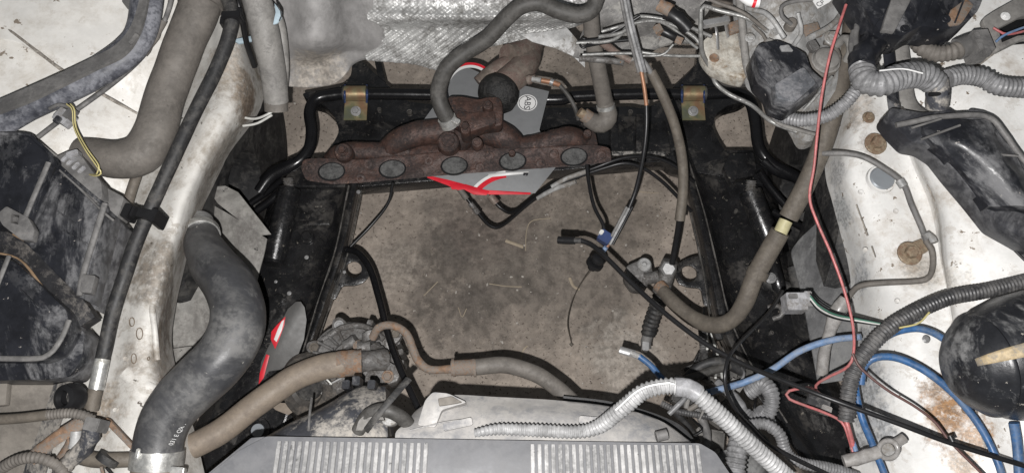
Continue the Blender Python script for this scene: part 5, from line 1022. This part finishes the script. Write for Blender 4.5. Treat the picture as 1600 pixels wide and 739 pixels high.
t = thing('blue_cable', 'long blue cable arching over the rust patch to the bottom edge', 'cable', V(1480, 620, .72))
tube('cable', [(1345, 600, .72), (1350, 572, .73), (1370, 558, .74), (1405, 560, .745), (1450, 582, .75), (1495, 620, .75), (1535, 672, .75), (1562, 730, .75), (1570, 770, .75)], 12, m_blue, t, seg=14)
t = thing('blue_cable', 'blue cable dropping straight from the dark conduit to the bottom edge', 'cable', V(1350, 660, .68))
tube('cable', [(1338, 560, .70), (1336, 600, .70), (1346, 650, .70), (1364, 695, .69), (1390, 760, .68)], 11, m_blue, t, seg=14)
tag(tube('blue_cable', [(1584, 660, .78), (1590, 700, .77), (1594, 770, .76)], 15, m_blue, None, seg=14), 'short thick blue cable below the canister', 'cable')
t = thing('red_wire', 'pink-red wire hanging from the relay box and looping at the bottom', 'wire', V(1290, 350, .6))
tube('wire', [(1322, 8, .905), (1308, 50, .90), (1296, 90, .885), (1284, 150, .86), (1277, 210, .84), (1272, 260, .82), (1265, 308, .80), (1276, 345, .79), (1298, 395, .78), (1318, 450, .77), (1332, 505, .76), (1334, 548, .76), (1325, 572, .75), (1296, 588, .72), (1276, 600, .70), (1275, 612, .69)], 4.6, m_red, t, seg=8)
tube('wire', [(1285, 618, .66), (1268, 606, .68), (1248, 607, .69), (1230, 612, .69), (1232, 622, .69), (1255, 632, .69), (1290, 645, .69), (1316, 660, .69), (1328, 690, .69), (1334, 712, .69)], 4.6, m_red, t, seg=8)
tube('wire', [(1320, 650, .70), (1326, 670, .70), (1334, 700, .69)], 8, m_red, t, seg=8); tube('blue_end', [(1332, 690, .692), (1338, 708, .69)], 9, m_bluepale, t, seg=8)
t = thing('dark_red_wire', 'thin dark wire branching across the rust patch to the bottom edge', 'wire', V(1440, 640, .72))
tube('wire', [(1332, 552, .765), (1345, 575, .765), (1385, 608, .765), (1430, 635, .765), (1462, 660, .765), (1485, 690, .765), (1530, 735, .765), (1560, 765, .765)], 4.5, m_darkred, t, seg=8)
t = thing('black_cable', 'long black cable running from the bare concrete to the bottom right corner', 'cable', V(1100, 540, .6))
tube('terminal', [(872, 375, .56), (886, 376, .565), (898, 376, .57)], 12, m_cable, t, seg=14); tube('collar', [(896, 376, .57), (908, 376, .573)], 9, m_rubber, t)
tube('cable', [(905, 375, .572), (925, 383, .58), (950, 405, .60), (990, 445, .62), (1040, 490, .65), (1100, 535, .68), (1160, 568, .71), (1230, 597, .75), (1300, 624, .78), (1400, 660, .79), (1480, 690, .79), (1560, 715, .79), (1660, 745, .79)], 8, m_cable, t, seg=12)
t = thing('thin_black_cable', 'thin black cable crossing the long cable over the wiring tangle', 'cable', V(1150, 560, .5))
tube('cable', [(1222, 455, .60), (1200, 490, .64), (1165, 525, .68), (1142, 552, .72), (1133, 580, .73), (1135, 610, .72), (1150, 640, .70), (1172, 665, .68), (1210, 700, .66), (1300, 745, .64)], 6, m_cable, t, seg=10)
tag(tube('cable_tie_end', [(1484, 680, .80), (1490, 692, .80)], 9, m_cable, None), 'small black tie where the thin wires cross below the rust patch', 'cable tie')
t = thing('plug_connector', 'grey rectangular plug with green and white wires beside the splash shield', 'connector', V(1250, 480, .55))
block('housing', 1246, 470, .66, 32, 28, .03, 0, m_conn, t); block('lip', 1264, 466, .655, 12, 24, .026, 0, m_conn, t); block('latch', 1240, 462, .664, 14, 8, .006, 0, m_ductgrey, t)
for k, (mm, a) in enumerate(((m_cable, 0), (m_green, 4), (m_whitewire, 8), (m_cable, 12))): tube('wire', [(1266, 458 + a, .655), (1280, 474 + a, .66), (1305, 488 + a * .8, .68), (1345, 497 + a * .6, .71), (1390, 507 + a * .3, .73)], 2.6, mm, t, seg=6)
tag(tube('yellow_wire', [(1405, 512, .79), (1435, 505, .79), (1452, 488, .79)], 3, m_yellow, None, seg=6), 'short yellow-green wire poking out beside the dark conduit', 'wire')
t = thing('fuse_holder', 'cloudy plastic holder where the red loop ends over the black beam', 'connector', V(1280, 625, .6))
block('housing', 1280, 630, .64, 34, 26, .012, 20, m_darkloom, t); block('lid', 1292, 640, .645, 16, 14, .01, 20, m_clear, t)
t = thing('ring_terminal', 'cloudy ring terminal bolted at the bottom of the white right panel', 'terminal', V(1385, 700, .68))
tube('ring', [(1388 + 15 * math.cos(a), 702 + 14 * math.sin(a), .72) for a in [k * math.pi / 8 for k in range(17)]], 8, m_clear, t, seg=10, step=.004); tube('neck', [(1400, 692, .72), (1412, 684, .72)], 16, m_clear, t, lump=.2); tube('barrel', [(1318, 720, .71), (1345, 714, .715), (1374, 706, .72)], 20, m_clear, t, lump=.25)
c = V(1388, 702, .715); lathe('centre', c, (0, 0, 1), [(0, 0), (W(10, c), 0), (W(11, c), -.004)], m_alloypale, t, 20)
for o in list(COL.objects):
    if o.type == 'MESH' and o.name.startswith('rib') and o.parent == rd: pass
